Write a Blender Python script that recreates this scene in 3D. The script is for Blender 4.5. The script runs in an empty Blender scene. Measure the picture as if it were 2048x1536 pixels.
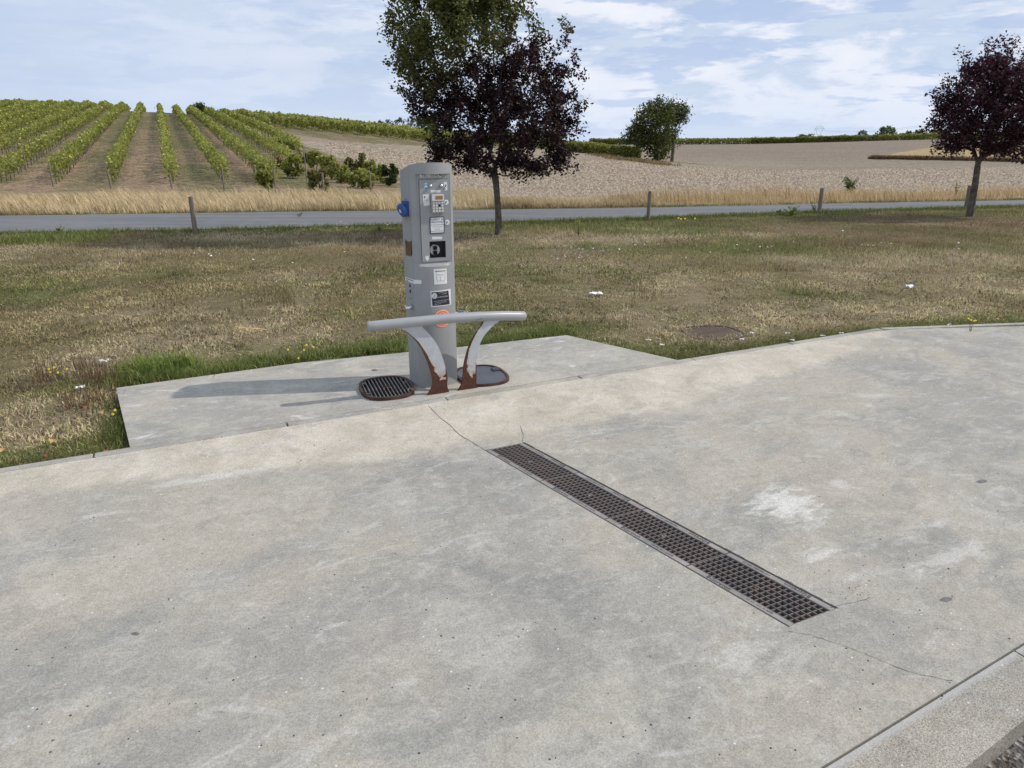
import bpy, math, random
import numpy as np
from mathutils import Vector, Matrix, noise as mnoise
R = random.Random(7)
rng = np.random.default_rng(11)
sc = bpy.context.scene
COL = sc.collection

# ------------------------------------------------------------------ camera, sky, sun
FPX = 1420.0
PITCH = math.atan((768 - 275) / FPX)
CP, SP = math.cos(PITCH), math.sin(PITCH)
H = 1.6
cam_d = bpy.data.cameras.new('camera')
cam_d.sensor_width = 36.0
cam_d.lens = FPX / 2048 * 36.0
cam_d.clip_start = 0.05
cam_d.clip_end = 9000
cam = bpy.data.objects.new('camera', cam_d)
cam.location = (0, 0, H)
cam.rotation_euler = (math.radians(90) - PITCH, 0, 0)
COL.objects.link(cam)
sc.camera = cam

SUN_DIR = Vector((0.993, 0.13, 0)).normalized()
SUN_EL = math.radians(42)
SUN_STRENGTH = 2.9
SKY_STRENGTH = 0.10
w = bpy.data.worlds.new('World')
sc.world = w
w.use_nodes = True


class NT:
    """small node-tree helper"""
    def __init__(s, tree):
        s.t = tree
        tree.nodes.clear()
    def n(s, typ, ins=None, **kw):
        nd = s.t.nodes.new(typ)
        for k, v in kw.items():
            setattr(nd, k, v)
        if ins:
            for k, v in ins.items():
                sock = nd.inputs[k]
                if isinstance(v, bpy.types.NodeSocket):
                    s.t.links.new(v, sock)
                elif v is not None:
                    sock.default_value = v
        return nd
    def math(s, op, a, b=None, c=None, clamp=False):
        nd = s.t.nodes.new('ShaderNodeMath'); nd.operation = op; nd.use_clamp = clamp
        for i, v in enumerate((a, b, c)):
            if v is None: continue
            if isinstance(v, bpy.types.NodeSocket): s.t.links.new(v, nd.inputs[i])
            else: nd.inputs[i].default_value = v
        return nd.outputs[0]
    def noise(s, vec, scale, detail=4, rough=0.55, dist=0.0, out=0):
        nd = s.n('ShaderNodeTexNoise', {'Vector': vec, 'Scale': scale, 'Detail': detail, 'Roughness': rough, 'Distortion': dist})
        return nd.outputs[out]
    def ramp(s, fac, stops, interp='LINEAR'):
        nd = s.t.nodes.new('ShaderNodeValToRGB')
        cr = nd.color_ramp; cr.interpolation = interp
        while len(cr.elements) < len(stops): cr.elements.new(0.5)
        for e, (p, c) in zip(cr.elements, stops):
            e.position = p
            e.color = (c, c, c, 1) if isinstance(c, (int, float)) else (*c, 1)
        s.t.links.new(fac, nd.inputs[0])
        return nd.outputs[0]
    def mix(s, fac, a, b, mode='MIX'):
        nd = s.t.nodes.new('ShaderNodeMix'); nd.data_type = 'RGBA'; nd.blend_type = mode
        for sock, v in ((nd.inputs[0], fac), (nd.inputs[6], a), (nd.inputs[7], b)):
            if isinstance(v, bpy.types.NodeSocket): s.t.links.new(v, sock)
            elif isinstance(v, (int, float)): sock.default_value = v
            else: sock.default_value = (*v, 1) if len(v) == 3 else v
        return nd.outputs[2]
    def mapv(s, vec, scale=(1, 1, 1), rot=(0, 0, 0), loc=(0, 0, 0)):
        return s.n('ShaderNodeMapping', {'Vector': vec, 'Scale': scale, 'Rotation': rot, 'Location': loc}).outputs[0]


nt = NT(w.node_tree)
tc = nt.n('ShaderNodeTexCoord').outputs['Generated']
sky = nt.n('ShaderNodeTexSky', sky_type='NISHITA', sun_disc=False, sun_elevation=SUN_EL,
           sun_rotation=math.atan2(SUN_DIR.x, SUN_DIR.y), altitude=100, air_density=1.0, dust_density=1.4, ozone_density=1.5).outputs[0]
v1 = nt.mapv(tc, (1, 1, 3.3), loc=(0.35, 0.2, 0.16))
v2 = nt.mapv(tc, (1, 1, 4.5), loc=(4.1, 1.2, 0.5))
big = nt.noise(v1, 3.2, 5, 0.55, 0.3)
det = nt.noise(v1, 9.0, 9, 0.62, 0.25)
str_ = nt.noise(v2, 5.0, 7, 0.6, 0.3)
cov = nt.math('ADD', nt.math('MULTIPLY', big, 0.5), nt.math('MULTIPLY', det, 0.5))
sx = nt.n('ShaderNodeSeparateXYZ', {0: tc})
# veil of thin high cloud everywhere, patchier cloud over it
veil = nt.mix(nt.ramp(str_, [(0.35, 0.0), (0.65, 1.0)]), (5.6, 6.6, 8.3), (6.4, 7.2, 8.6))
base = nt.mix(0.88, sky, veil)
darkc = nt.mix(nt.ramp(str_, [(0.38, 0.0), (0.62, 1.0)]), (4.2, 5.35, 7.6), (5.2, 6.3, 8.2))
edge = nt.ramp(cov, [(0.44, 0.0), (0.52, 1.0)])
m1 = nt.mix(nt.math('MULTIPLY', edge, 0.85), base, darkc)
# broken cumulus towards +x, a smoother veil towards -x
side_ = nt.ramp(nt.math('MULTIPLY_ADD', sx.outputs[0], 0.5, 0.5), [(0.25, 0.25), (0.42, 0.6), (0.55, 1.0)])
puff = nt.math('MULTIPLY', nt.ramp(cov, [(0.470, 0.0), (0.53, 0.85), (0.60, 1.0)]), side_)
m2 = nt.mix(nt.math('MULTIPLY', puff, 0.9), m1, (9.0, 9.1, 9.6))
under = nt.ramp(nt.noise(nt.mapv(tc, (1, 1, 5.5), loc=(9, 3, 1)), 7.0, 7, 0.6, 0.2), [(0.50, 0.0), (0.56, 1.0)])
m3 = nt.mix(nt.math('MULTIPLY', nt.math('MULTIPLY', under, side_), 0.75), m2, (4.2, 5.35, 7.7))
# milky horizon
hz = nt.ramp(nt.math('ABSOLUTE', sx.outputs[2]), [(0.0, 1.0), (0.06, 0.35), (0.16, 0.0)])
m4 = nt.mix(nt.math('MULTIPLY', hz, 0.75), m3, (6.3, 7.3, 9.0))
bg = nt.n('ShaderNodeBackground', {'Color': m4, 'Strength': SKY_STRENGTH})
nt.n('ShaderNodeOutputWorld', {'Surface': bg.outputs[0]})

sd = bpy.data.lights.new('sun', 'SUN')
sd.energy = SUN_STRENGTH
sd.angle = math.radians(0.6)
sd.color = (1.0, 0.945, 0.86)
so = bpy.data.objects.new('sun', sd)
dvec = Vector((SUN_DIR.x * math.cos(SUN_EL), SUN_DIR.y * math.cos(SUN_EL), math.sin(SUN_EL)))
so.rotation_euler = dvec.to_track_quat('Z', 'Y').to_euler()
so.location = dvec * 50
COL.objects.link(so)
sc.view_settings.view_transform = 'Standard'
sc.view_settings.look = 'None'
sc.view_settings.exposure = 0.07
sc.view_settings.gamma = 1.0
sc.view_settings.use_curve_mapping = False
sc.render.engine = 'CYCLES'
sc.cycles.max_bounces = 6
sc.cycles.transparent_max_bounces = 4

# ------------------------------------------------------------------ terrain and pixel helpers
TC = np.array([-2.5, -.685, -.484, -.317, -.217, -.116, 0, .104, .171, .211, .318, .452, .552, .685, 2.5])
YK = np.array([0, 21, 28, 36, 60, 90, 120, 180, 260, 500, 1500, 6000.])
_rows = [
    [0, 0, -.50, -.73, 1.1, 3.5, 6.3, 6.6, 5, -2, -20, -60],
    [0, 0, -.50, -.73, 1.1, 3.5, 6.2, 6.5, 5, -2, -20, -60],
    [0, 0, -.50, -.73, 1.05, 3.3, 5.65, 6.0, 4, -4, -20, -60],
    [0, 0, -.50, -.73, .60, 2.5, 4.15, 4.3, 2.5, -4, -20, -60],
    [0, 0, -.55, -.88, .10, 1.7, 2.95, 3.0, 1.5, -4, -20, -60],
    [0, 0, -.55, -1.0, -.40, .80, 1.60, 1.4, .5, -4, -20, -60],
    [0, 0, -.55, -1.05, -.80, .45, .70, -.2, -.3, -4, -20, -60],
    [0, 0, -.55, -1.0, -.90, -.15, -.85, -1.5, -.6, -4, -20, -60],
    [0, 0, -.55, -1.0, -.95, -.75, -1.9, -1.7, -.6, -4, -20, -60],
    [0, 0, -.5, -.95, -.95, -1.2, -2.2, -1.7, -.6, -4, -20, -60],
    [0, 0, -.4, -.85, -1.3, -1.8, -2.0, -1.2, -.5, -4, -20, -60],
    [0, 0, -.35, -.75, -1.3, -1.8, -1.9, -.8, .45, -4, -20, -60],
    [0, 0, -.35, -.7, -1.2, -1.6, -1.5, -.2, 1.2, -3, -20, -60],
    [0, 0, -.35, -.7, -1.1, -1.4, -1.2, 0.2, 1.4, -3, -20, -60],
    [0, 0, -.35, -.7, -1.1, -1.4, -1.2, 0.2, 1.4, -3, -20, -60]]
# fine table: monotone-ish smooth interpolation in depth, smoothed across azimuth
_yf = np.concatenate([np.arange(0, 300, 1.0), np.geomspace(300, 6000, 60)])
_tf = np.linspace(-2.5, 2.5, 501)
_tab = np.array([np.interp(_yf, YK, r) for r in _rows])
_k = np.ones(9) / 9
for i in range(len(_tab)):
    a = _tab[i]
    for _ in range(2):
        p = np.concatenate([np.full(4, a[0]), a[:300], np.full(4, a[300])])
        a[:300] = np.convolve(p, _k, 'same')[4:304]
ZT = np.array([np.interp(_tf, TC, _tab[:, j]) for j in range(len(_yf))])   # [y, t]
for _ in range(2):
    ZT = np.stack([np.convolve(np.concatenate([np.full(3, r[0]), r, np.full(3, r[-1])]), np.ones(7) / 7, 'same')[3:-3] for r in ZT])


def terr(X, Y):
    X = np.asarray(X, float); Y = np.asarray(Y, float)
    Yc = np.maximum(Y, 1.0)
    t = np.clip(X / np.maximum(Yc, 8.0), -2.5, 2.5)
    fi = np.interp(Yc, _yf, np.arange(len(_yf)))
    ti = (t + 2.5) / 5 * 500
    i0 = np.clip(fi.astype(int), 0, len(_yf) - 2); j0 = np.clip(ti.astype(int), 0, 499)
    a = fi - i0; b = ti - j0
    z = ZT[i0, j0] * (1 - a) * (1 - b) + ZT[i0 + 1, j0] * a * (1 - b) + ZT[i0, j0 + 1] * (1 - a) * b + ZT[i0 + 1, j0 + 1] * a * b
    # the lawn lies a little below the concrete near the slab
    z = z - 0.045 * np.clip((11 - Y) / 4, 0, 1)
    return z


def tz(x, y): return float(terr(x, y))


def ray(u, v):
    a = (u - 1024) / FPX; b = (768 - v) / FPX
    return a, CP + b * SP, -SP + b * CP


def at(u, v, Y):
    a, dy, dz = ray(u, v)
    return Vector((a * Y / dy, Y, H + dz / dy * Y))


def G(u, v, z=0.0):
    a, dy, dz = ray(u, v)
    Y = (z - H) / dz * dy
    return Vector((a * Y / dy, Y, z))


def GT(u, v, y0=5.0, y1=600.0):
    """where the line of sight meets the terrain (first hit)"""
    a, dy, dz = ray(u, v)
    y = y0
    while y < y1:
        if tz(a * y / dy, y) >= H + dz / dy * y: break
        y *= 1.004
    return Vector((a * y / dy, y, tz(a * y / dy, y)))


# slab frame: s along the kerb, t towards the viewer
A = math.radians(25.7)
CA, SA = math.cos(A), math.sin(A)
OX, OY = -2.049, 3.486


def st(s, t, z=0.0):
    return Vector((OX + s * CA + t * SA, OY + s * SA - t * CA, z))


def to_st(p):
    dx, dy = p[0] - OX, p[1] - OY
    return dx * CA + dy * SA, dx * SA - dy * CA


def kerb_t(s):          # inner edge of the kerb line, bends towards the right
    return 0.0 if s < 5.918 else 0.33 * (s - 5.918)


# ------------------------------------------------------------------ mesh helpers
def tag(o, label=None, cat=None, group=None, kind=None):
    if label: o['label'] = label
    if cat: o['category'] = cat
    if group: o['group'] = group
    if kind: o['kind'] = kind
    return o


def link(o, parent=None):
    COL.objects.link(o)
    if parent is not None: o.parent = parent
    return o


def empty(name, loc=(0, 0, 0), rz=0.0):
    o = bpy.data.objects.new(name, None)
    o.location = loc; o.rotation_euler = (0, 0, rz)
    o.empty_display_size = 0.1
    return link(o)


def np_mesh(name, V, F, mat, parent=None, col=None, smooth=False, loc=None):
    """V (n,3), F (m,k) equal-size faces; col (n,3) point colours"""
    V = np.asarray(V, np.float32); F = np.asarray(F, np.int32)
    me = bpy.data.meshes.new(name)
    me.vertices.add(len(V)); me.vertices.foreach_set('co', V.ravel())
    m, k = F.shape
    me.loops.add(m * k); me.loops.foreach_set('vertex_index', F.ravel())
    me.polygons.add(m)
    me.polygons.foreach_set('loop_start', np.arange(0, m * k, k, dtype=np.int32))
    me.polygons.foreach_set('loop_total', np.full(m, k, np.int32))
    if smooth: me.polygons.foreach_set('use_smooth', np.ones(m, bool))
    if col is not None:
        at_ = me.color_attributes.new('tint', 'FLOAT_COLOR', 'POINT')
        c4 = np.ones((len(V), 4), np.float32); c4[:, :3] = col
        at_.data.foreach_set('color', c4.ravel())
    me.update(calc_edges=True)
    if mat is not None: me.materials.append(mat)
    o = bpy.data.objects.new(name, me)
    if loc is not None: o.location = loc
    return link(o, parent)


class MB:
    """collects simple shapes, builds them as one mesh"""
    def __init__(s): s.v = []; s.f = []; s.sm = []
    def add(s, vs, fs, smooth=False):
        b = len(s.v); s.v += [tuple(p) for p in vs]; s.f += [tuple(i + b for i in f) for f in fs]; s.sm += [smooth] * len(fs)
        return s
    def box(s, x0, x1, y0, y1, z0, z1):
        v = [(x, y, z) for z in (z0, z1) for y in (y0, y1) for x in (x0, x1)]
        return s.add(v, [(0, 2, 3, 1), (4, 5, 7, 6), (0, 1, 5, 4), (2, 6, 7, 3), (0, 4, 6, 2), (1, 3, 7, 5)])
    def prism(s, pts, z0, z1, smooth=False):
        n = len(pts)
        v = [(p[0], p[1], z0) for p in pts] + [(p[0], p[1], z1) for p in pts]
        s.add(v, [tuple(range(n))[::-1], tuple(range(n, 2 * n))])
        return s.add(v, [(i, (i + 1) % n, n + (i + 1) % n, n + i) for i in range(n)], smooth)
    def tube(s, pts, rad, n=8, cap=True, smooth=True):
        pts = [Vector(p) for p in pts]
        rs = rad if isinstance(rad, (list, tuple)) else [rad] * len(pts)
        rings = []
        up = Vector((0, 0, 1))
        for i, p in enumerate(pts):
            d = (pts[min(i + 1, len(pts) - 1)] - pts[max(i - 1, 0)]).normalized()
            if abs(d.dot(up)) > 0.98: a = d.cross(Vector((1, 0, 0))).normalized()
            else: a = d.cross(up).normalized()
            b = d.cross(a)
            rings.append([p + (a * math.cos(2 * math.pi * k / n) + b * math.sin(2 * math.pi * k / n)) * rs[i] for k in range(n)])
        v = [q for r in rings for q in r]
        f = [(i * n + k, i * n + (k + 1) % n, (i + 1) * n + (k + 1) % n, (i + 1) * n + k) for i in range(len(pts) - 1) for k in range(n)]
        s.add(v, f, smooth)
        if cap:
            s.add(rings[0], [tuple(range(n))]); s.add(rings[-1], [tuple(range(n))[::-1]])
        return s
    def lathe(s, origin, axis, prof, n=20, smooth=True):
        """prof: [(distance along axis, radius)]"""
        o = Vector(origin); ax = Vector(axis).normalized()
        a = ax.cross(Vector((0, 0, 1)) if abs(ax.z) < .9 else Vector((1, 0, 0))).normalized(); b = ax.cross(a)
        v = [o + ax * h + (a * math.cos(2 * math.pi * k / n) + b * math.sin(2 * math.pi * k / n)) * r for h, r in prof for k in range(n)]
        m = len(prof)
        s.add(v, [(i * n + k, i * n + (k + 1) % n, (i + 1) * n + (k + 1) % n, (i + 1) * n + k) for i in range(m - 1) for k in range(n)], smooth)
        s.add(v[:n], [tuple(range(n))]); s.add(v[-n:], [tuple(range(n))])
        return s
    def build(s, name, mat, parent=None, bevel=0.0, seg=2, loc=None, rz=None):
        me = bpy.data.meshes.new(name)
        me.from_pydata(s.v, [], s.f)
        me.polygons.foreach_set('use_smooth', s.sm)
        me.validate(); me.update()
        if mat: me.materials.append(mat)
        o = bpy.data.objects.new(name, me)
        if loc is not None: o.location = loc
        if rz is not None: o.rotation_euler = (0, 0, rz)
        link(o, parent)
        if bevel:
            m = o.modifiers.new('bevel', 'BEVEL'); m.width = bevel; m.segments = seg; m.limit_method = 'ANGLE'; m.angle_limit = math.radians(40)
        return o


def rrect(x0, x1, z0, z1, r, n=4):
    out = []
    for cx, cz, a0 in ((x1 - r, z1 - r, 0), (x0 + r, z1 - r, 90), (x0 + r, z0 + r, 180), (x1 - r, z0 + r, 270)):
        for k in range(n + 1):
            a = math.radians(a0 + 90 * k / n); out.append((cx + r * math.cos(a), cz + r * math.sin(a)))
    return out


# ------------------------------------------------------------------ materials
def mat(name):
    m = bpy.data.materials.new(name); m.use_nodes = True
    return m, NT(m.node_tree)


def finish(m, t, col, rough=0.8, bump=None, bstr=0.3, bdist=0.01, metal=0.0, spec=0.4, coat=0.0):
    ins = {'Base Color': col if isinstance(col, bpy.types.NodeSocket) else (*col, 1), 'Roughness': rough, 'Metallic': metal, 'Specular IOR Level': spec, 'Coat Weight': coat}
    if bump is not None:
        ins['Normal'] = t.n('ShaderNodeBump', {'Height': bump, 'Strength': bstr, 'Distance': bdist}).outputs[0]
    b = t.n('ShaderNodeBsdfPrincipled', ins)
    t.n('ShaderNodeOutputMaterial', {'Surface': b.outputs[0]})
    return m


def plain(name, col, rough=0.6, metal=0.0, var=0.12, scale=12, spec=0.4, bstr=0.0):
    m, t = mat(name)
    oc = t.n('ShaderNodeTexCoord').outputs['Object']
    nz = t.noise(oc, scale, 5, 0.6)
    lo = tuple(c * (1 - var) for c in col); hi = tuple(min(1, c * (1 + var)) for c in col)
    c = t.mix(t.ramp(nz, [(0.3, 0.0), (0.7, 1.0)]), lo, hi)
    return finish(m, t, c, rough, nz if bstr else None, bstr, 0.004, metal, spec)


def leaf_mat(name, trans=0.3, rough=0.55, spec=0.25):
    m, t = mat(name)
    c = t.n('ShaderNodeVertexColor', layer_name='tint').outputs[0]
    b = t.n('ShaderNodeBsdfPrincipled', {'Base Color': c, 'Roughness': rough, 'Specular IOR Level': spec})
    tr = t.n('ShaderNodeBsdfTranslucent', {'Color': t.mix(0.5, c, c, 'SCREEN')})
    mx = t.n('ShaderNodeMixShader', {0: trans, 1: b.outputs[0], 2: tr.outputs[0]})
    t.n('ShaderNodeOutputMaterial', {'Surface': mx.outputs[0]})
    return m


def concrete(name, ramp_zone=False, warm=0.0, white=0.5, dark=0.0, mortar=None, fine=1.0, lum=1.0, blobs=None):
    m, t = mat(name)
    oc = t.n('ShaderNodeTexCoord').outputs['Object']
    sep = t.n('ShaderNodeSeparateXYZ', {0: oc})
    n_big = t.noise(oc, 0.75, 6, 0.6, 0.8)
    n_mid = t.noise(oc, 3.2, 7, 0.65, 0.6)
    n_fin = t.noise(oc, 26, 6, 0.7)
    br_n = t.noise(t.mapv(oc, (1, 2.6, 1), rot=(0, 0, 0.3)), 9, 8, 0.68, 0.5)
    n_grit = t.noise(oc, 170, 3, 0.75)
    n_grit2 = t.noise(oc, 420, 2, 0.8)
    cool = (0.302 * lum, 0.286 * lum, 0.253 * lum); wm = (0.405 * lum, 0.363 * lum, 0.295 * lum); pale = (0.48 * lum, 0.452 * lum, 0.395 * lum)
    c = t.mix(t.ramp(n_big, [(0.40, 0.0 + warm), (0.58, min(1.0, 0.85 + warm))]), cool, wm)
    c = t.mix(t.math('MULTIPLY', t.ramp(n_mid, [(0.5, 0.0), (0.68, 1.0)]), 0.55), c, pale)
    dk = t.noise(t.mapv(oc, (1, 1.5, 1), loc=(3, 8, 0)), 1.3, 7, 0.6, 1.2)
    c = t.mix(t.math('MULTIPLY', t.ramp(dk, [(0.53, 0.0), (0.66, 1.0)]), 0.6 + dark), c, (0.235 * lum, 0.235 * lum, 0.215 * lum))
    if ramp_zone:   # dusty beige sloping border beside the kerb
        tcoord = t.math('MULTIPLY', sep.outputs[1], -1.0)
        s_ = sep.outputs[0]
        bump_w = t.ramp(t.math('MULTIPLY', s_, 0.1), [(0.0, 0.36), (0.12, 0.6), (0.30, 0.66), (0.50, 0.40), (0.62, 0.0)])
        e = t.math('SUBTRACT', bump_w, tcoord)
        e = t.math('ADD', e, t.math('MULTIPLY', t.math('SUBTRACT', t.noise(oc, 3.5, 6, 0.65, 0.5), 0.5), 0.45))
        zone = t.ramp(e, [(0.0, 0.0), (0.10, 1.0)])
        bg_ = t.mix(t.ramp(n_mid, [(0.35, 0.0), (0.65, 1.0)]), (0.42, 0.37, 0.29), (0.575, 0.515, 0.425))
        c = t.mix(t.math('MULTIPLY', zone, 0.9), c, bg_)
    for (bs, bt, rs, rt, br_, bc, am) in (blobs or []):
        # worn patches and stains: soft ellipse broken up by noise
        pv = t.mapv(t.mapv(oc, (1, 1, 0), loc=(-bs, bt, 0)), (1 / rs, 1 / rt, 1), rot=(0, 0, 0))
        ln = t.n('ShaderNodeVectorMath', {0: pv}, operation='LENGTH').outputs['Value']
        fe = t.math('ADD', t.math('SUBTRACT', 1.0, ln), t.math('MULTIPLY', t.math('SUBTRACT', br_n if br_ else n_mid, 0.5), 3.0))
        c = t.mix(t.math('MULTIPLY', t.ramp(fe, [(0.25, 0.0), (0.8 if br_ else 1.4, 1.0)]), am), c, bc)
    wn = t.noise(t.mapv(oc, (1, 1.8, 1), rot=(0, 0, -0.4), loc=(2, 5, 0)), 7.5, 10, 0.72, 0.9)
    c = t.mix(t.math('MULTIPLY', t.ramp(wn, [(0.51, 0.0), (0.62, 1.0)]), 0.42), c, pale)
    wd_ = t.noise(t.mapv(oc, (1, 1.5, 1), loc=(12, 5, 0)), 5.5, 10, 0.7, 0.6)
    c = t.mix(t.math('MULTIPLY', t.ramp(wd_, [(0.54, 0.0), (0.64, 1.0)]), 0.35), c, (0.235 * lum, 0.228 * lum, 0.205 * lum))
    ws = t.noise(t.mapv(oc, (1, 2.2, 1), loc=(1.7, 3.1, 0)), 2.1, 8, 0.62, 1.6)
    c = t.mix(t.math('MULTIPLY', t.ramp(ws, [(0.60, 0.0), (0.68, 1.0)]), white), c, (0.58, 0.565, 0.53))
    ws2 = t.noise(t.mapv(oc, (1, 3.0, 1), rot=(0, 0, 0.6), loc=(7.7, 1.1, 0)), 6.0, 8, 0.7, 1.0)
    c = t.mix(t.math('MULTIPLY', t.ramp(ws2, [(0.62, 0.0), (0.70, 1.0)]), white * 0.8), c, (0.60, 0.585, 0.555))
    g = t.math('ADD', t.math('MULTIPLY', t.math('SUBTRACT', n_grit, 0.5), 1.6 * fine), t.math('MULTIPLY', t.math('SUBTRACT', n_grit2, 0.5), 1.4 * fine))
    g = t.math('ADD', g, t.math('MULTIPLY', t.math('SUBTRACT', n_fin, 0.5), 0.42))
    gv = t.math('ADD', g, 1.0)
    c = t.mix(1.0, c, t.n('ShaderNodeCombineColor', {0: gv, 1: gv, 2: gv}).outputs[0], 'MULTIPLY')
    vor = t.n('ShaderNodeTexVoronoi', {'Vector': oc, 'Scale': 38.0, 'Randomness': 1.0})
    rnd = t.n('ShaderNodeSeparateColor', {0: vor.outputs['Color']})
    dot = t.math('MULTIPLY', t.math('LESS_THAN', vor.outputs['Distance'], 0.14), t.math('GREATER_THAN', rnd.outputs[0], 0.93))
    c = t.mix(t.math('MULTIPLY', dot, 0.75), c, (0.72, 0.71, 0.68))
    vor2 = t.n('ShaderNodeTexVoronoi', {'Vector': t.mapv(oc, loc=(5, 9, 0)), 'Scale': 24.0, 'Randomness': 1.0})
    rnd2 = t.n('ShaderNodeSeparateColor', {0: vor2.outputs['Color']})
    dot2 = t.math('MULTIPLY', t.math('LESS_THAN', vor2.outputs['Distance'], 0.11), t.math('GREATER_THAN', rnd2.outputs[0], 0.95))
    c = t.mix(t.math('MULTIPLY', dot2, 0.8), c, (0.07, 0.065, 0.06))
    if mortar is not None:
        e = t.math('SUBTRACT', t.math('MULTIPLY', sep.outputs[1], -1.0), t.math('MULTIPLY_ADD', sep.outputs[0], mortar[0], mortar[1]))
        e = t.math('ADD', e, t.math('MULTIPLY', t.math('SUBTRACT', n_fin, 0.5), 0.03))
        c = t.mix(t.math('MULTIPLY', t.ramp(e, [(0.012, 1.0), (0.03, 0.0)]), 0.6), c, (0.46, 0.455, 0.43))
    h = t.math('ADD', t.math('MULTIPLY', n_fin, 0.5), t.math('MULTIPLY', n_grit, 0.5))
    return finish(m, t, c, 0.88, h, 0.5 * fine, 0.0035, 0, 0.3)


M = {}
WH = (0.60, 0.58, 0.53); BEI = (0.45, 0.405, 0.325); PIN = (0.40, 0.345, 0.285); GY = (0.25, 0.25, 0.232)


def blob(u, v, rs, rt, brk, col_, am):
    s_, t__ = to_st(G(u, v, -.04)); return (s_, t__, rs, rt, brk, col_, am)
M['slab'] = concrete('slab_concrete', True, white=0.35, blobs=[
    blob(1570, 1005, .26, .24, 1, WH, .9), blob(1640, 1105, .18, .05, 1, WH, .6), blob(1690, 828, .07, .12, 1, WH, .5), blob(430, 955, .45, .05, 1, WH, .55), blob(190, 1028, .22, .04, 1, WH, .45),
    blob(1480, 1310, .30, .10, 1, WH, .4), blob(1900, 1110, .40, .07, 1, WH, .5), blob(120, 1160, .45, .30, 0, BEI, .55), blob(300, 1420, .5, .22, 0, BEI, .6), blob(760, 1260, .35, .25, 0, PIN, .35),
    blob(1150, 1420, .5, .2, 0, BEI, .45), blob(1850, 1290, .5, .15, 0, PIN, .45), blob(560, 1110, .40, .22, 0, GY, .5), blob(940, 1010, .42, .16, 0, GY, .55), blob(1250, 860, .7, .12, 0, GY, .5),
    blob(1820, 820, .9, .25, 0, GY, .5), blob(620, 1430, .3, .12, 0, GY, .3), blob(1330, 1150, .25, .2, 0, GY, .35), blob(240, 1255, .35, .10, 0, GY, .4)])
M['pad'] = concrete('pad_concrete', False, white=0.8, lum=1.06, fine=0.75)
M['kerb'] = concrete('kerb_concrete', False, dark=0.3, white=0.3, lum=0.95)
M['strip'] = concrete('rough_concrete', False, warm=0.1, white=0.15, mortar=(-0.0647, 3.158), fine=1.7, lum=0.86)
M['black'] = plain('black_void', (0.008, 0.008, 0.008), 0.9)
M['crack'] = plain('crack_dark', (0.06, 0.055, 0.05), 0.95)
M['leaf'] = leaf_mat('leaf')
M['vineleaf'] = leaf_mat('vine_leaf', 0.4)
M['plumleaf'] = leaf_mat('plum_leaf', 0.2, 0.5, 0.3)
M['blade'] = leaf_mat('grass_blade', 0.3, 0.7, 0.15)
M['steel'] = plain('chromed_steel', (0.62, 0.62, 0.62), 0.22, 1.0, 0.05)
M['white'] = plain('white_sticker', (0.72, 0.72, 0.70), 0.5, 0, 0.04, 60)
M['ink'] = plain('black_ink', (0.03, 0.03, 0.04), 0.6)
M['navy'] = plain('navy_ink', (0.035, 0.035, 0.11), 0.5)
M['blue'] = plain('blue_plastic', (0.03, 0.085, 0.26), 0.45, 0, 0.1, 30)
M['skyblue'] = plain('pale_blue_print', (0.20, 0.38, 0.66), 0.5, 0, 0.25, 40)
M['orange'] = plain('orange_sticker', (0.85, 0.22, 0.09), 0.5, 0, 0.08, 60)
M['beigelabel'] = plain('cream_label', (0.62, 0.60, 0.52), 0.6, 0, 0.1, 40)
M['screen'] = plain('amber_display', (0.30, 0.19, 0.07), 0.15, 0, 0.2, 25, 0.6)
M['greysteel'] = plain('brushed_keypad', (0.42, 0.40, 0.37), 0.4, 0.6, 0.08)
M['key'] = plain('pale_key', (0.66, 0.63, 0.60), 0.4, 0.1, 0.05)
M['darkgrey'] = plain('dark_grey_plastic', (0.06, 0.06, 0.065), 0.6)
M['brownhole'] = plain('plywood_inside', (0.13, 0.075, 0.035), 0.8, 0, 0.3, 20)
M['lidgrey'] = plain('galvanised_lid', (0.34, 0.36, 0.40), 0.28, 0.75, 0.15, 7)
M['pylon'] = plain('hazed_lattice', (0.62, 0.66, 0.74), 0.8, 0, 0.05)  # pale tone: distance haze put into the colour of pylon and wires
M['petal'] = plain('white_petal', (0.8, 0.8, 0.78), 0.8, 0, 0.03)
M['yellowp'] = plain('yellow_petal', (0.80, 0.62, 0.02), 0.7, 0, 0.05)


def _paint():
    m, t = mat('grey_paint')
    oc = t.n('ShaderNodeTexCoord').outputs['Object']
    n1 = t.noise(oc, 6, 6, 0.6); n2 = t.noise(t.mapv(oc, (18, 18, 1.2)), 3, 5, 0.6); n3 = t.noise(oc, 120, 3, 0.6)
    c = t.mix(t.ramp(n1, [(0.3, 0.0), (0.7, 1.0)]), (0.275, 0.279, 0.277), (0.335, 0.339, 0.333))
    c = t.mix(t.math('MULTIPLY', t.ramp(n2, [(0.52, 0.0), (0.75, 1.0)]), 0.35), c, (0.36, 0.365, 0.37))
    c = t.mix(t.math('MULTIPLY', t.ramp(n3, [(0.68, 0.0), (0.72, 1.0)]), 0.4), c, (0.18, 0.18, 0.18))
    r = t.ramp(n1, [(0.3, 0.42), (0.7, 0.58)])
    return finish(m, t, c, r, n3, 0.08, 0.001, 0.0, 0.45)
M['paint'] = _paint()


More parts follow.
